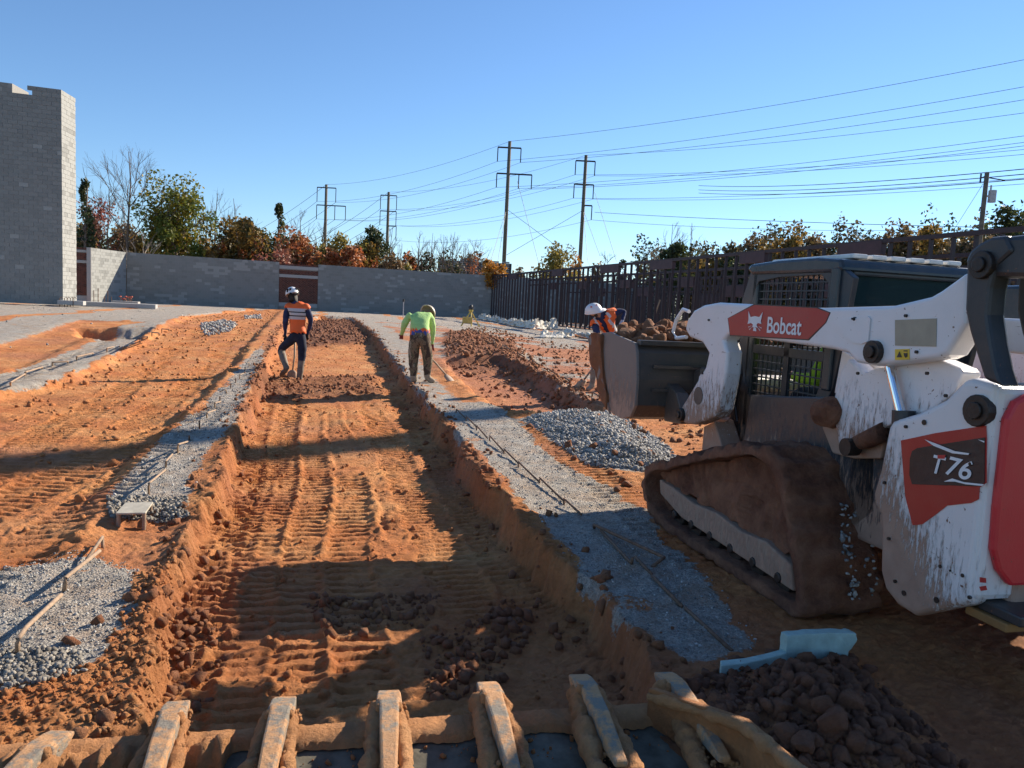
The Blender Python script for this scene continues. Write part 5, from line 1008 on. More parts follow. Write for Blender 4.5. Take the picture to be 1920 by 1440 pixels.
    for f in o.data.polygons:
        c = f.center; best = None
        for a, b, pa, pb in segs:
            ab = pb-pa; t = max(0, min(1, (c-pa).dot(ab)/(ab.length_squared+1e-9))); dd = (c-(pa+ab*t)).length-(rad[a]*(1-t)+rad[b]*t)*.6
            if best is None or dd < best[0]: best = (dd, a, b, t)
        m_ = region(best[1], best[2], best[3]); 
        if m_ not in mats: mats.append(m_)
        fi.append(mats.index(m_)); info.append(best)
    o.data.materials.clear()
    for m_ in mats: o.data.materials.append(m_)
    o.data.polygons.foreach_set('material_index', fi); o.data.polygons.foreach_set('use_smooth', [True]*len(fi))
    # folds in the cloth
    o.data.update(); nrm = [v.normal.copy() for v in o.data.vertices]
    for v, n_ in zip(o.data.vertices, nrm): v.co += n_*.010*mnoise.fractal(v.co*Vector((9, 9, 14)) if False else Vector((v.co.x*9, v.co.y*9, v.co.z*16)), 1, 2, 3)
    return e, o, P, o0, info
def garment(e, body, info, pick, name, off=.018):
    me = body.data; keep = {}; fs = []; mi = []; mats = []
    for f, inf in zip(me.polygons, info):
        m_ = pick(inf, f.center, f.normal)
        if m_ is None: continue
        if m_ not in mats: mats.append(m_)
        mi.append(mats.index(m_)); q = []
        for vi in f.vertices: q.append(keep.setdefault(vi, len(keep)))
        fs.append(q)
    if not fs: return
    vs = [None]*len(keep)
    for vi, k in keep.items(): v = me.vertices[vi]; vs[k] = v.co+v.normal*off
    o = mk(name, vs, fs, mats, e, mi, True); s = o.modifiers.new('s', 'SOLIDIFY'); s.thickness = .008; s.offset = 1; return o
def helmet(e, P, o0, mat, r=.135, front=(0, -1, 0), brim='bill', tilt=None, name='hard_hat', lift=.02):
    up = (P['crown']-P['head']).normalized() if tilt is None else Vector(tilt).normalized(); fr = Vector(front); fr = (fr-up*fr.dot(up)).normalized(); sd3 = up.cross(fr); c = P['head']+up*lift-o0; m = MB(); n, k = 24, 8; vs = []; fs = []
    def pt(a, el, rr): return c+(fr*cos(a)*1.12+sd3*sin(a)*.95)*cos(el)*rr+up*sin(el)*rr*1.0
    for j in range(k+1):
        el = radians(0+90*j/k)
        for i in range(n): vs.append(pt(2*pi*i/n, el, r*(1+.03*(abs(sin(2*pi*i/n)) < .2)*(j > 2))))
    for j in range(k):
        for i in range(n): fs.append((j*n+i, j*n+(i+1) % n, (j+1)*n+(i+1) % n, (j+1)*n+i))
    m.add(vs, fs); vs = []; fs = []
    for j, (rr, dz) in enumerate(((1.0, .0), (1.0, -.012), (1.16, -.022), (1.16, -.014), (1.0, .0))):
        for i in range(n):
            a = 2*pi*i/n; ext = 1.0 if brim != 'none' else (.88 if rr > 1 else 1)
            if brim == 'bill': ext = 1+(.28*max(0, cos(a))**2 if rr > 1 else 0)-(.10*(cos(a) < 0) if rr > 1 else 0)
            vs.append(c+(fr*cos(a)*1.12+sd3*sin(a)*.95)*r*rr*ext+up*dz)
    for j in range(4):
        for i in range(n): fs.append((j*n+i, j*n+(i+1) % n, (j+1)*n+(i+1) % n, (j+1)*n+i))
    m.add(vs, fs); o = m.build(name, mat, e, smooth=True); return o, c, up, fr, sd3
def shovel(a, mid, b, w, label, wood, blade, dirv=None):
    a, mid, b = Vector(a), Vector(mid), Vector(b); e = empty('shovel', a, 0, label, 'shovel'); m = MB(); m.tube([(0, 0, 0), mid-a, b-a], .018, 8); m.build('handle', wood, e, smooth=True)
    d = (b-mid).normalized(); s = d.cross(Vector((0, 1, 0))).normalized() if dirv is None else Vector(dirv).normalized(); n_ = d.cross(s); m = MB(); vs = []; L = .28; prof = [(0, .45), (.15, .9), (.5, 1), (.8, .85), (1, .15)]
    for t, ww in prof:
        for k in (-1, -.5, 0, .5, 1): vs.append(b-a+d*L*t+s*w*ww*k+n_*(.03*(1-k*k)))
    fs = [(i*5+j, i*5+j+1, (i+1)*5+j+1, (i+1)*5+j) for i in range(4) for j in range(4)]; m.add(vs, fs); o = m.build('blade', blade, e, smooth=True); q = o.modifiers.new('s', 'SOLIDIFY'); q.thickness = .006; return e
def footY(px, py, y0=14.0):
    lo, hi = 6., 40.
    for _ in range(30):
        y = (lo+hi)/2; p = dp(px, py, y); 
        if p[2] > gz(p[0], p[1], False): lo = y
        else: hi = y
    return lo
# worker 1: orange vest, back to us, one foot raised behind
Y1 = footY(562, 716); 
def reg1(a, b, t):
    if a in ('neck', 'head'): return hairm
    if b in ('toeL', 'toeR') or (a in ('kneL', 'kneR') and t > .12): return bootg
    if a.startswith(('wri', 'pal', 'f', 't')) or b.startswith('pal'): return blackm
    if a in ('pelvis', 'hipL', 'hipR', 'kneL', 'kneR'): return navyd
    return navy
J1 = dict(pelvis=(558, 632, 0), waist=(558, 612, .02), chest=(557, 585, .03), neck=(553, 567, .06), head=(548.5, 554, .09), crown=(547.5, 547, .10), shoL=(541, 575, .03), shoR=(574, 576, .0), elbL=(534.5, 603, -.02), elbR=(583, 601, .10), wriL=(535, 628, .10), wriR=(577, 627, .22), hipL=(549, 636, 0), hipR=(567, 636, 0), kneL=(526, 655, .10), kneR=(566, 672, .03), ankL=(538, 692, -.12), ankR=(561, 711, -.02), toeL=(526, 704, .02), toeR=(566, 717, .05))
e1, b1, Pp, o0, inf = person('worker in orange vest and white helmet, seen from behind, standing in the long trench', Y1, J1, dict(head=.098, crown=.075, neck=.075, elbL=.058, elbR=.055, kneL=.085, kneR=.08, ankL=.06, ankR=.06, shoL=.085, shoR=.085, waist=.15, pelvis=.15, hipL=.11, hipR=.11, chest=.165), reg1, face=(-.45, .9, -.2))
zs = (Pp['waist'].z-o0.z, Pp['neck'].z-o0.z); wx = zs[0]-.10
vmat, vnt, vb = newmat('striped_orange_vest'); vx = N(vnt, 'ShaderNodeSeparateXYZ'); vnt.links.new(coords(vnt), vx.inputs[0]); vh = mth(vnt, 'DIVIDE', mth(vnt, 'SUBTRACT', vx.outputs[2], wx), zs[1]-wx)
vnt.links.new(ramp(vnt, vh, [(0, (.80, .13, .02)), (.42, (.5, .48, .47)), (.52, (.012, .012, .014)), (.56, (.5, .48, .47)), (.65, (.012, .012, .014)), (.69, (.5, .48, .47)), (.80, (.80, .13, .02))]), vb.inputs['Base Color']); vb.inputs['Roughness'].default_value = .7
for n_ in vnt.nodes:
    if n_.type == 'VALTORGB': n_.color_ramp.interpolation = 'CONSTANT'
def vest1(inf, c, n):
    a, b = inf[1], inf[2]
    if not ((a, b) in (('pelvis', 'waist'), ('waist', 'chest'), ('chest', 'neck'), ('chest', 'shoL'), ('chest', 'shoR')) or (a.startswith('sho') and inf[3] < .12)): return None
    if c.z < wx-.02 or (a == 'chest' and b == 'neck' and inf[3] > .75): return None
    return vmat
garment(e1, b1, inf, vest1, 'vest', .022)
ho, hc, up, fr, s3 = helmet(e1, Pp, o0, whp, .135, (-.5, .85, 0), 'none', tilt=(-.25, .25, 1), lift=.035)
m = MB()
for a_ in (-.9, -.45, .45, .9): q = hc+(-fr*cos(a_)+s3*sin(a_))*.128+up*.045; m.box(q, (.016, .016, .035))
m.build('helmet_vent', blackm, e1)
m = MB(); m.tube([hc-fr*.14-up*.03+s3*.09, hc-fr*.15-up*.07, hc-fr*.14-up*.03-s3*.09], .02, 8); m.build('helmet_cradle', blackm, e1, smooth=True)
woodh = simple('wooden_handle', (.45, .33, .22), .7); bladem = simple('muddy_shovel_blade', (.34, .24, .17), .7)
shovel(dp(553, 640, Y1+.25), dp(552, 670, Y1+.22), dp(548.5, 694, Y1+.2), .10, 'shovel with pale wooden handle between the legs of the vest-wearing worker in the trench', woodh, bladem, (1, 0, 0))
# worker 2: lime shirt, camouflage trousers, bending away
Y2 = footY(795, 718)
def reg2(a, b, t):
    if a in ('neck', 'head'): return skin
    if b in ('toeL', 'toeR') or (a in ('kneL', 'kneR') and t > .8): return boott
    if a.startswith(('wri', 'pal', 'f', 't')) or b.startswith('pal'): return redg
    if a in ('hipL', 'hipR', 'kneL', 'kneR') or (a == 'pelvis' and b.startswith('hip')): return cam_
    if a == 'pelvis': return cam_ if t < .35 else bluem if t < .6 else orange if t < .85 else lime
    return lime
J2 = dict(pelvis=(787, 634, 0), waist=(787, 617, .06), chest=(788, 597, .30), neck=(797, 588, .48), head=(803, 587, .60), crown=(805, 586, .70), shoL=(770, 587, .30), shoR=(806, 590, .34), elbL=(757, 610, .22), elbR=(812, 620, .40), wriL=(754, 626, .32), wriR=(811, 645, .42), hipL=(776, 639, 0), hipR=(799, 639, 0), kneL=(775, 678, .02), kneR=(802, 677, .04), ankL=(776, 711, 0), ankR=(801, 710, 0), toeL=(777, 717, .10), toeR=(816, 716, .04))
e2, b2, Pp, o0, inf = person('worker in lime long-sleeved shirt and camouflage trousers bending over with his back to us', Y2, J2, dict(elbL=.062, elbR=.055, wriL=.04, kneL=.095, kneR=.095, hipL=.145, hipR=.145, pelvis=.195, waist=.20, chest=.215, ankL=.065, ankR=.065, shoL=.095, shoR=.095), reg2, face=(.3, .6, -.8))
helmet(e2, Pp, o0, tanp, .14, (.2, .3, -1), 'full', tilt=(.35, .9, .45), lift=.0)
shovel(dp(788, 652, Y2+.35), dp(818, 682, Y2+.35), dp(836, 703, Y2+.3), .10, 'long-handled shovel of the bending worker in lime, blade in the dirt', woodh, bladem, (.6, .8, 0))
# worker 3: orange vest, facing us, stooping behind the bucket
Y3 = footY(1112, 733)
def reg3(a, b, t):
    if a in ('neck', 'head') or b in ('chin',): return hairm if b == 'chin' else skin
    if b in ('toeL', 'toeR') or (a in ('kneL', 'kneR') and t > .85): return boott
    if a.startswith(('wri', 'pal', 'f', 't')) or b.startswith('pal'): return paleg
    if a in ('pelvis', 'hipL', 'hipR', 'kneL', 'kneR') and b != 'waist': return beigep
    return navy
J3 = dict(pelvis=(1152, 641, .15), waist=(1144, 624, .05), chest=(1133, 603, -.10), neck=(1123, 590, -.20), head=(1113, 585, -.28), crown=(1109, 579, -.30), shoL=(1147, 585, -.05), shoR=(1114, 606, -.15), elbL=(1172, 584, .05), elbR=(1122, 634, -.2), wriL=(1166, 602, -.12), wriR=(1128, 655, -.25), hipL=(1160, 645, .15), hipR=(1136, 647, .12), kneL=(1155, 690, .05), kneR=(1114, 688, -.05), ankL=(1138, 727, .1), ankR=(1110, 724, 0), toeL=(1130, 733, -.05), toeR=(1100, 732, -.10))
e3, b3, Pp, o0, inf = person('worker in white hard hat and orange vest stooping behind the raised loader bucket', Y3, J3, dict(elbL=.06, elbR=.055, chest=.16, waist=.15, pelvis=.15, hipL=.11, hipR=.11, shoL=.09, shoR=.085), reg3, face=(-.25, -.8, -.45))
pw, pn = Pp['waist']-o0, Pp['neck']-o0; ax = (pn-pw).normalized(); rightv = Vector((1, 0, 0)); rightv = (rightv-ax*rightv.dot(ax)).normalized(); chc = Pp['chest']-o0
def vest3(inf, c, n):
    a, b = inf[1], inf[2]
    if not ((a, b) in (('waist', 'chest'), ('chest', 'neck'), ('chest', 'shoL'), ('chest', 'shoR')) or (a == 'pelvis' and b == 'waist' and inf[3] > .4) or (a.startswith('sho') and inf[3] < .10)): return None
    if a == 'chest' and b == 'neck' and inf[3] > .7: return None
    l = (c-chc).dot(rightv)
    if n.y < 0 and abs(l) < .035: return None
    h = (c-pw).dot(ax)
    if h < .06: return silver
    return silver if .085 < abs(l) < .125 else orange
garment(e3, b3, inf, vest3, 'vest', .022)
helmet(e3, Pp, o0, whp, .145, (.85, .25, .1), 'bill', tilt=(-.25, -.25, 1), lift=.02)
m = MB(); c = Pp['head']-o0; m.box(c+Vector((-.06, -.125, .09)), (.016, .006, .012)); m.box(c+Vector((.03, -.13, .13)), (.010, .006, .012)); m.build('helmet_sticker', simple('red_sticker', (.5, .08, .06), .5), e3)
sh = shovel(dp(1128, 655, Y3-.28), dp(1112, 690, Y3-.3), dp(1095, 712, Y3-.3), .11, 'muddy shovel held by the stooping worker, its blade stuck in the gravel beside the bucket', simple('grey_handle', (.22, .18, .16), .7), bladem, (.8, .5, 0))
# operator inside the cab
def bx_(p): q = BO+BF_*p.x+BL*p.y; return Vector((q[0], q[1], p.z))
def reg4(a, b, t):
    if a in ('neck', 'head'): return skin
    if a.startswith(('wri', 'pal', 'f', 't')) or b.startswith('pal'): return skin
    if a in ('hipL', 'hipR', 'kneL', 'kneR') or (a == 'pelvis' and b != 'waist'): return navyd
    return limeop
J4 = dict(pelvis=(.98, 0, .98), waist=(.98, 0, 1.10), chest=(.98, 0, 1.30), neck=(1.0, 0, 1.47), head=(1.03, 0, 1.58), crown=(1.03, 0, 1.65), shoL=(.98, .19, 1.40), shoR=(.98, -.19, 1.40), elbL=(1.02, .27, 1.12), elbR=(1.02, -.27, 1.12), wriL=(1.27, .26, 1.13), wriR=(1.27, -.26, 1.13), hipL=(1.0, .1, .96), hipR=(1.0, -.1, .96), kneL=(1.38, .14, 1.0), kneR=(1.38, -.14, 1.0), ankL=(1.5, .14, .68), ankR=(1.5, -.14, .68), toeL=(1.6, .14, .66), toeR=(1.6, -.14, .66))
e4, b4, Pp, o0, inf = person('loader operator in bright lime shirt seated inside the cab behind the window mesh', 0, J4, dict(elbL=.062, elbR=.062, shoL=.09, shoR=.09), reg4, face=(-.2, .95, 0), xf=bx_)

# ------------------------------------------------------------ foreground bucket with teeth
tip = simple('worn_tooth_steel', (.50, .40, .29), .45, .2, .15, 8); steelb = simple('scraped_bucket_floor', (.12, .11, .085), .8, 0, .5, 14, .4, .004, spec=.2); tip2 = simple('dusty_adapter_steel', (.36, .26, .165), .75, .1, .35, 16)
tip3, tnt, tb3 = newmat('clay_smeared_steel'); tc3 = coords(tnt); tnt.links.new(mixc(tnt, ramp(tnt, noi(tnt, tc3, 14, 7, .75), [(.44, (0,)), (.54, (1,))]), (.26, .225, .175), mixc(tnt, noi(tnt, tc3, 40, 5), (.48, .22, .085), (.70, .40, .19))), tb3.inputs['Base Color']); tb3.inputs['Roughness'].default_value = .7; tnt.links.new(bump(tnt, noi(tnt, tc3, 30, 8, .8), 1.0, .012), tb3.inputs['Normal'])
ZB = .44; TE = [(118, 1372, 60, 1470), (335, 1316, 292, 1470), (535, 1308, 503, 1470), (729, 1296, 728, 1470), (912, 1280, 958, 1470), (1084, 1266, 1165, 1470), (1243, 1262, 1345, 1440)]
lipL, lipR = gp(60, 1402, ZB-.03), gp(1290, 1322, ZB-.03); dl = (lipR-lipL)/np.linalg.norm(lipR-lipL); bk2 = np.array([dl[1], -dl[0], 0]); bk2 = bk2 if bk2[1] < 0 else -bk2
fb = empty('tooth_bucket', tuple((lipL+lipR)/2), 0, 'clay-caked toothed loader bucket along the bottom edge of the photo', 'bucket'); fo = (lipL+lipR)/2
def L2(p): return Vector(p)-Vector(fo)
A_ = lipL-dl*.18; B_ = lipR+dl*.04; m = MB(); q = [A_, B_, B_+bk2*.55+np.array([0, 0, -.06]), A_+bk2*.55+np.array([0, 0, -.06])]
vs = [L2(p) for p in q]+[L2(p+np.array([0, 0, -.025])) for p in q]; m.add(vs, [(0, 1, 2, 3), (7, 6, 5, 4), (0, 4, 5, 1), (1, 5, 6, 2), (2, 6, 7, 3), (3, 7, 4, 0)]); m.build('bucket_floor', steelb, fb, bevel=.006)
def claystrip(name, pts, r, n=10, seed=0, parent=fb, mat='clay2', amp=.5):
    """a lumpy bead of clay lying along a line"""
    P = [Vector(p) for p in pts]; L = sum((P[i+1]-P[i]).length for i in range(len(P)-1)); k = max(6, int(L/.006)); out = []; cum = [0]
    for i in range(len(P)-1): cum.append(cum[-1]+(P[i+1]-P[i]).length)
    for j in range(k+1):
        s = L*j/k; i = 0
        while i < len(P)-2 and cum[i+1] < s: i += 1
        out.append(P[i].lerp(P[i+1], (s-cum[i])/(cum[i+1]-cum[i])))
    rs = [r*(.35 if j in (0, k) else 1)*(1+amp*mnoise.noise(Vector((j*.16, seed, 0)))) for j in range(k+1)]; m = MB(); m.tube(out, rs, 30); o = m.build(name, M[mat], parent, smooth=True); o.location = (0, 0, 0)
    bm = bmesh.new(); bm.from_mesh(o.data); bm.normal_update()
    for v in bm.verts: v.co += v.normal*r*(.36*mnoise.fractal(v.co*11+Vector((seed*3, 0, 0)), .8, 2.1, 6)+.10*mnoise.noise(v.co*70)+.10*mnoise.noise(v.co*160))
    bm.to_mesh(o.data); bm.free(); return o
cs = MB(); nn2 = 260; vs = []
for j in range(nn2+1):
    t = j/nn2; w0 = .075+.035*mnoise.noise(Vector((j*.06, 3, 0)))
    for a, z in ((-.006, -.028), (-.010, .006), (.004, .016), (w0*.5, .018+.006*mnoise.noise(Vector((j*.2, 7, 0)))), (w0, .012), (w0+.012, -.004)): p = A_+(B_-A_)*t+bk2*(a+.004*mnoise.noise(Vector((j*.5, a*40, 0)))); vs.append(L2(p+np.array([0, 0, z+.004*mnoise.noise(Vector((j*.4, a*60, 2)))])))
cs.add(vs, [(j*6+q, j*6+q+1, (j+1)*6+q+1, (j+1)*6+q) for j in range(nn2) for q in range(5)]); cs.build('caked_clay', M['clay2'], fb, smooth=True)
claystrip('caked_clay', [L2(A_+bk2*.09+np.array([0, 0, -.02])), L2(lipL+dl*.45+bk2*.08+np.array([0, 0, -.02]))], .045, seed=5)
for k, (x0, y0, x1, y1) in enumerate(TE):
    t0 = gp(x0, y0, ZB+.02); t1 = gp(x1, y1, ZB-.03); d = (t1-t0)[:2]; d = np.array([*d, 0])/np.hypot(*d); s = np.array([d[1], -d[0], 0]); dz = np.array([0, 0, 1.])
    m = MB(); prof = [(0.0, .028, .006), (.03, .031, .018), (.10, .033, .034)]; vs = []
    for a, w_, h in prof:
        for sx, sz in ((-1, -1), (1, -1), (1, 1), (-1, 1)): p = t0+d*a+s*w_*sx+dz*(h*sz*.7-.02*a); vs.append(L2(p))
    fs = [(0, 1, 2, 3), (8, 11, 10, 9)]+[(i*4+j, i*4+(j+1) % 4, (i+1)*4+(j+1) % 4, (i+1)*4+j) for i in range(2) for j in range(4)]; m.add(vs, fs)
    th = m.build('tooth', tip3, fb, bevel=.007); th.modifiers['b'].segments = 3
    m = MB(); prof = [(.07, .028, .030), (.11, .025, .040), (.24, .022, .040), (.42, .016, .012)]; vs = []
    for a, w_, h in prof:
        for sx, sz in ((-1, -1), (1, -1), (1, 1), (-1, 1)): p = t0+d*a+s*w_*sx+dz*(h*sz*.7-.03*a+.005); vs.append(L2(p))
    fs = [(0, 1, 2, 3), (12, 15, 14, 13)]+[(i*4+j, i*4+(j+1) % 4, (i+1)*4+(j+1) % 4, (i+1)*4+j) for i in range(3) for j in range(4)]; m.add(vs, fs); ad = m.build('tooth_adapter', tip3, th, bevel=.006)
    hv = (.022, .019, .021, .023, .026, .027, .025)[k]
    for j, (so, aa, bb, rr) in enumerate(((.026, .07, .45, hv), (-.025, .09, .45, hv*.85), (0.0, .075, .10, .013))):
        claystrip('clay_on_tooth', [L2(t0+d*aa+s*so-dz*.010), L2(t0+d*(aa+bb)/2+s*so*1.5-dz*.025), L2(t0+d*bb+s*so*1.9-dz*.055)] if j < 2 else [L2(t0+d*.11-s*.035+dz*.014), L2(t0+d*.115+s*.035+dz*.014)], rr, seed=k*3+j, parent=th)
    ps = []; sz = []
    for j in range(170):
        a = rng.uniform(.05, .42); side_ = rng.choice((-1, 1)); p = t0+d*a+s*side_*rng.uniform(.012, .045)+dz*(-.005-.07*a+rng.uniform(-.01, .012)); ps.append(L2(p)); sz.append(.002+.010*rng.random()**2)
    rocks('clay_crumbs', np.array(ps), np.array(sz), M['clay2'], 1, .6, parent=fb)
# side cutter plate running towards us at the right
p0, p1, p2 = gp(1215, 1290, ZB+.06), gp(1390, 1350, ZB+.10), gp(1540, 1480, ZB+.13)
m = MB(); dn = np.array([0, 0, -.22]); sx_ = np.array([.022, .01, 0]); q = [p0, p1, p2]; vs = [L2(p) for p in q]+[L2(p+sx_) for p in q]+[L2(p+dn) for p in q]+[L2(p+sx_+dn) for p in q]
fs = [(i, i+1, 4+i, 3+i) for i in (0, 1)]+[(i, 6+i, 7+i, i+1) for i in (0, 1)]+[(3+i, 4+i, 10+i, 9+i) for i in (0, 1)]+[(0, 3, 9, 6), (2, 8, 11, 5)]; m.add(vs, fs); m.build('side_cutter', M['clay'], fb, bevel=.004)
claystrip('caked_clay', [L2(p0+dn*.1), L2(p1+dn*.05), L2(p2)], .014, seed=9, amp=.5); claystrip('caked_clay', [L2(p0+dn*.6), L2(p1+dn*.7-sx_), L2(p2+dn*.7-sx_*2)], .026, seed=12, mat='clod', amp=.6)
ps = []; sz = []
for k in range(420):
    t = rng.random(); p = A_+(B_-A_)*t+bk2*rng.uniform(.0, .34)+np.array([0, 0, .012]); ps.append(L2(p+np.array([0, 0, -.10*((p-A_)@bk2)/.55]))); sz.append(.002+.010*rng.random()**4)
rocks('clay_bits', np.array(ps), np.array(sz), M['clay'], 1, .4, parent=fb)

# ------------------------------------------------------------ steel plate on legs
gzT = gz(-2.6, 5.2); c4 = [gp(a, b, gzT+.115) for a, b in [(217, 962), (273, 961), (287, 941), (235, 942)]]; ct = sum(c4)/4
tb_ = empty('embed_plate_table', (ct[0], ct[1], gzT), 0, 'small dusty steel plate standing on short legs in the gap between gravel strips', 'plate'); o3 = Vector((ct[0], ct[1], gzT)); m = MB(); pm = simple('dusty_plate', (.46, .42, .33), .6, .1, .2, 14)
vs = [Vector(p)-o3 for p in c4]+[Vector(p)-o3-Vector((0, 0, .012)) for p in c4]; m.add(vs, [(0, 1, 2, 3), (7, 6, 5, 4), (0, 4, 5, 1), (1, 5, 6, 2), (2, 6, 7, 3), (3, 7, 4, 0)]); m.build('plate', pm, tb_, bevel=.002)
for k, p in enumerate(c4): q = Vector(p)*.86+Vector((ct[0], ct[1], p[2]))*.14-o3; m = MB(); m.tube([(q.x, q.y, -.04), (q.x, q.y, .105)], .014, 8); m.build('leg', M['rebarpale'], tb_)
q = Vector(c4[1])-o3; lm = rocks('clay_lump', np.array([[q.x*.6, q.y*.6, .03], [q.x*.8, q.y*.7, .02]]), np.array([.035, .028]), M['clod'], 2, .4, parent=tb_, kind=None)

# ------------------------------------------------------------ rebar lying and standing along the strips
def bar_(pts, r, mat, label, group, dz=None):
    w = []; 
    for (px, py, h) in pts: p = gp(px, py, 0.0); z = gz(p[0], p[1], False); p = gp(px, py, z+h); w.append(Vector(p))
    w = [w[0]]+w[1:]; a = w[0].copy(); m = MB(); pp = []
    for i, p in enumerate(w):
        if 0 < i < len(w)-1: pp += [p.lerp(w[i-1], min(.3, .04/max(.01, (p-w[i-1]).length)))-a, p-a, p.lerp(w[i+1], min(.3, .04/max(.01, (p-w[i+1]).length)))-a]
        else: pp.append(p-a)
    m.tube(pp, r, 7); o = m.build('rebar', mat, smooth=True); o.location = a; tag(o, label, 'rebar', group); return o
def Z4(x, y): return 760+x/2.4, 640+y/2.4
gr = 'bars along the right gravel strip'  # rust-brown bars, their shaded side put into the dark colour
seq = [((230, 305), (275, 350)), ((275, 338), (322, 387)), ((322, 380), (368, 434)), ((380, 425), (445, 497)), ((445, 485), (508, 548)), ((510, 543), (602, 632)), ((605, 614), (717, 722)), ((715, 708), (792, 780))]
for k, (a, b) in enumerate(seq):
    a_ = Z4(*a); b_ = Z4(*b); bar_([(a_[0]-1, a_[1]+9+k, -.01), (a_[0], a_[1], .05), (b_[0], b_[1], .02)], .009, M['rebar'], f'rusty hooked bar on the right gravel strip, {["farthest", "second from the far end", "third from the far end", "fourth", "fifth from the far end", "sixth, in the sun", "long seventh one", "last one before the shadow"][k]}', gr)
bar_([(*Z4(850, 847), -.01), (*Z4(850, 825), .05), (*Z4(1165, 972), .05), (*Z4(1110, 1015), .01)], .011, M['rebar'], 'longest bar on the right strip, bent back at its far end, in the loader shadow', gr)
bar_([(*Z4(880, 850), .03), (*Z4(1018, 1000), .015), (*Z4(1022, 975), .06)], .010, M['rebar'], 'bar crossing under the longest bent one on the right strip', gr)
bar_([(*Z4(1035, 970), .03), (*Z4(1110, 1050), .01)], .010, M['rebar'], 'short bar lying beyond the crossed bars on the right strip', gr); bar_([(*Z4(1110, 1055), .02), (*Z4(1245, 1192), .01)], .010, M['rebar'], 'bar lying in shade toward the near end of the right strip', gr); bar_([(1285, 1140, .01), (1372, 1220, .01)], .010, M['rebar'], 'nearest bar on the right strip, ending by the blue foam board', gr)
def Z1(x, y): return x/3.79, 580+y/3.79
def Z2(x, y): return x/3.273, 880+y/3.273
gl = 'bars along the left gravel strip'; pal = M['rebarpale']  # bent bars here take the paler colour that stands for sun on them
LB = [[(1058, 1355, -.01), (1058, 1235, .12), (1175, 1140, .04)], [(1178, 1130, 0), (1180, 1078, .09), (1225, 1030, .05)], [(1262, 1025, 0), (1265, 960, .12), (1332, 940, .06)], [(1345, 930, 0), (1345, 900, .06)], [(1417, 848, 0), (1417, 795, .10)], [(1470, 772, 0), (1470, 735, .08), (1532, 715, .05)], [(1528, 697, 0), (1525, 665, .08), (1567, 655, .06)], [(1563, 655, 0), (1563, 620, .09)], [(1612, 600, 0), (1605, 570, .09), (1560, 585, .06)], [(1640, 560, 0), (1640, 530, .1)], [(1675, 525, 0), (1675, 490, .1)], [(1703, 495, 0), (1703, 465, .1), (1730, 455, .1)], [(1740, 440, 0), (1742, 410, .1)], [(1770, 410, 0), (1770, 375, .1), (1750, 385, .1)]]
wd = ['nearest, by the steel plate', 'second from the steel plate', 'third, bent flat on top', 'short fourth in shadow', 'upright fifth', 'sixth, bent at its top', 'seventh, bent at its top', 'upright eighth', 'ninth, bent back to the left', 'tenth, upright', 'eleventh, upright', 'twelfth, bent right', 'thirteenth, upright', 'farthest, bent left']
for b_, w_ in zip(LB, wd): bar_([(*Z1(x, y), h) for x, y, h in b_], .009, pal if len(b_) > 2 else M['rebar'], 'bar standing in the left gravel strip, '+w_, gl)
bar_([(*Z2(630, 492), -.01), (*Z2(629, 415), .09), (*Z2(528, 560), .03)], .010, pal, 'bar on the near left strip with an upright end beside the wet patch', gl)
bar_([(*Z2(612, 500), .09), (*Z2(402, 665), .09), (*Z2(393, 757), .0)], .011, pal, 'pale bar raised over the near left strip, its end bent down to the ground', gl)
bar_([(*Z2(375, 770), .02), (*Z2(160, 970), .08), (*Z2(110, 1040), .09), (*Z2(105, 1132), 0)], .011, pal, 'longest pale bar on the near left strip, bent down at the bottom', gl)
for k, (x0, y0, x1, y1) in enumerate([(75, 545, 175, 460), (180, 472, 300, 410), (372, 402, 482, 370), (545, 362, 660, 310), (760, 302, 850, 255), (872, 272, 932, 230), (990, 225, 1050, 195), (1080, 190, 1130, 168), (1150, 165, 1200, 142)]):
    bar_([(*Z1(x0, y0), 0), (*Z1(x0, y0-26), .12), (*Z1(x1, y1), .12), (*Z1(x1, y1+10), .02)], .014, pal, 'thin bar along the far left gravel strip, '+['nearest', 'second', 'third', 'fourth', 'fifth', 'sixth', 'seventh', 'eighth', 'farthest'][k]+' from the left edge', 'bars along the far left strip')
for k in range(9):
    t = k/8; x = 885+t*225; y = 622+t*118; bar_([(x, y+4, 0), (x+1, y-5, .1), (x+14, y+3, .08), (x+13, y+9, 0)], .014, M['rebar'], 'small bent bar in the grey strip behind the bucket, '+['farthest', 'second farthest', 'third farthest', 'fourth farthest', 'middle', 'fourth nearest', 'third nearest', 'second nearest', 'nearest'][k]+' of the row', 'bars in the grey strip behind the bucket')
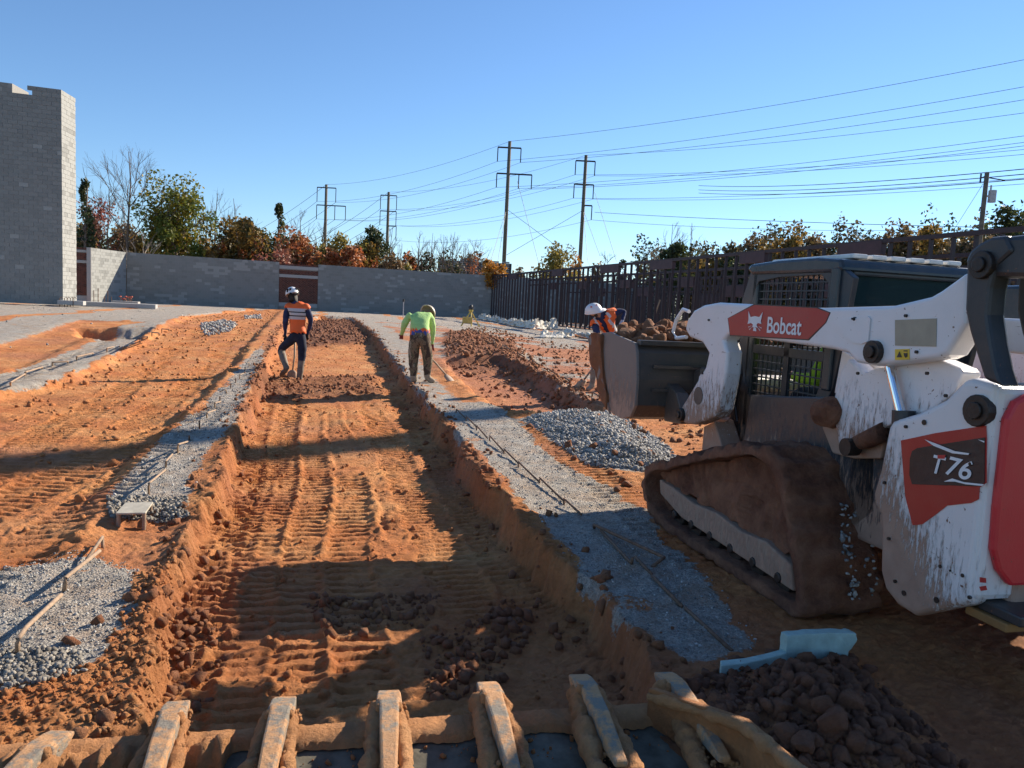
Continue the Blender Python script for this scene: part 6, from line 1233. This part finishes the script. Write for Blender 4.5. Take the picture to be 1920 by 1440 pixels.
# ------------------------------------------------------------ blue foam boards
foam = simple('blue_foam', (.36, .50, .46), .8, 0, .2, 14, .5, .006)
zf = .02; a = gp(1472, 1243, zf); b = gp(1590, 1236, zf); d = b-a; d /= np.linalg.norm(d); n_ = np.array([-d[1], d[0], 0]); L = np.linalg.norm(gp(1606, 1236, zf)-a); h = float(dp(1472, 1186, a[1])[2])-zf
m = MB(); h *= .9; pr_ = [(0, 0), (L*.86, .0), (L*.88, h*.28), (L*.93, h*.4), (L*1.0, h*.72), (L*.97, h*.94), (L*.7, h*1.0), (L*.3, h*1.03), (0, h*.98)]; vs = [Vector((x*d[0], x*d[1], z)) for x, z in pr_]+[Vector((x*d[0]+n_[0]*.05, x*d[1]+n_[1]*.05, z)) for x, z in pr_]; k = len(pr_)
m.add(vs, [tuple(range(k)), tuple(range(k, 2*k))[::-1]]+[(i, (i+1) % k, k+(i+1) % k, k+i) for i in range(k)]); o = m.build('foam_board', foam, bevel=.004); lumpy(o, .006, 25, 3); o.location = a; tag(o, 'broken pale blue foam board standing on edge behind the clay rubble', 'foam board')
p = [gp(x, y, .07) for x, y in [(1352, 1248), (1400, 1243), (1440, 1234), (1476, 1224)]]; m = MB(); vs = []
for q in p: vs += [Vector(q-p[0]), Vector(q-p[0]+np.array([.01, .05, .0])), Vector(q-p[0]+np.array([.01, .05, -.05])), Vector(q-p[0]+np.array([0, 0, -.05]))]
m.add(vs, [(0, 1, 2, 3), (15, 14, 13, 12)]+[(i*4+j, i*4+(j+1) % 4, (i+1)*4+(j+1) % 4, (i+1)*4+j) for i in range(3) for j in range(4)]); o = m.build('foam_strip', foam, bevel=.004); o.location = p[0]; tag(o, 'curved strip of blue foam lying flat at the foot of the upright board', 'foam board')
# ------------------------------------------------------------ tripod, case, stake, tarps
ytr = gp(882, 612, .38)[1]; yel = simple('yellow_tripod', (.55, .40, .08), .5); hd = dp(883, 583, ytr); e = empty('survey_tripod', (hd[0], hd[1], .36), 0, 'yellow surveying tripod with a dark instrument on the gravel pad', 'tripod')
for px, py, dy in ((864, 611, -.3), (884, 613, -.5), (900, 611, .1)): f = dp(px, py, ytr+dy); m = MB(); m.tube([Vector(hd)-Vector((hd[0], hd[1], .36)), Vector((f[0]-hd[0], f[1]-hd[1], 0))], .035, 6); m.build('leg', yel, e)
m = MB(); hz = hd[2]-.36; m.tube([(0, 0, hz-.03), (0, 0, hz+.06)], .11, 12); m.build('tripod_head', yel, e); m = MB(); m.tube([(0, 0, hz+.06), (0, 0, hz+.17), (0, 0, hz+.3)], [.11, .12, .06], 12); m.tube([(-.12, 0, hz+.2), (.12, 0, hz+.2)], .05, 8); m.build('level_instrument', M['dark'], e)
c = dp(876, 608, ytr-.3); o = boxthing('equipment_case', (c[0], c[1], .36+.17), (.25, .16, .16), .1, simple('yellow_case', (.50, .33, .08), .6), 'ochre equipment case standing under the survey tripod', 'case', bevel=.03)
s0 = dp(756, 588, 50); s1_ = dp(757, 566, 50); e = empty('marker_stake', (s0[0], 50, .3), 0, 'thin pale marker stake with a dark knob standing before the block wall', 'stake'); m = MB(); m.tube([(0, 0, 0), (0, 0, s1_[2]-.3)], .025, 6); m.build('rod', simple('pale_rod', (.5, .5, .5), .6), e); m = MB(); m.tube([(0, 0, s1_[2]-.3), (0, 0, s1_[2]-.12)], .07, 8); m.build('knob', M['dark'], e)
tarp = simple('white_fabric_sheet', (.66, .62, .53), .8, 0, .1, 4)
def sheet(pts, w, h, label, seed):
    P = [Vector(gp(x, y, .40)) for x, y in pts]; n = 70; k = 12; o0 = P[0].copy(); vs = []; 
    for i in range(n+1):
        s = i/n*(len(P)-1); j = min(int(s), len(P)-2); p = P[j].lerp(P[j+1], s-j)
        for q in range(k+1):
            t = q/k-.5; prof = (1-(2*t)**2); z = h*prof*(.35+1.1*abs(mnoise.fractal(Vector((i*.16, q*.35, seed)), 1, 2, 3)))+.02; y = t*w*(1+.5*mnoise.noise(Vector((i*.12, seed, 0)))); vs.append(p-o0+Vector((.25*mnoise.noise(Vector((i*.3, q, seed))), y+.3*mnoise.noise(Vector((i*.1, 5, seed))), z)))
    fs = [(i*(k+1)+q, i*(k+1)+q+1, (i+1)*(k+1)+q+1, (i+1)*(k+1)+q) for i in range(n) for q in range(k)]; o = mk('fabric_sheet', vs, fs, tarp); o.location = o0; tag(o, label, 'tarp'); return o
sheet([(898, 598), (930, 603), (965, 611)], 1.2, .38, 'crumpled white sheet at the foot of the first steel studs, beside the tripod', 1); sheet([(960, 610), (1000, 617), (1045, 616)], 1.1, .55, 'crumpled white sheet with a raised fold, farther right along the steel studs', 4); sheet([(1015, 632), (1050, 633), (1075, 630)], 1.2, .22, 'pale flattened sheet on the ground nearer than the other two', 7); sheet([(1060, 622), (1100, 634), (1120, 637)], .9, .2, 'small pale sheet behind the stooping worker', 9)
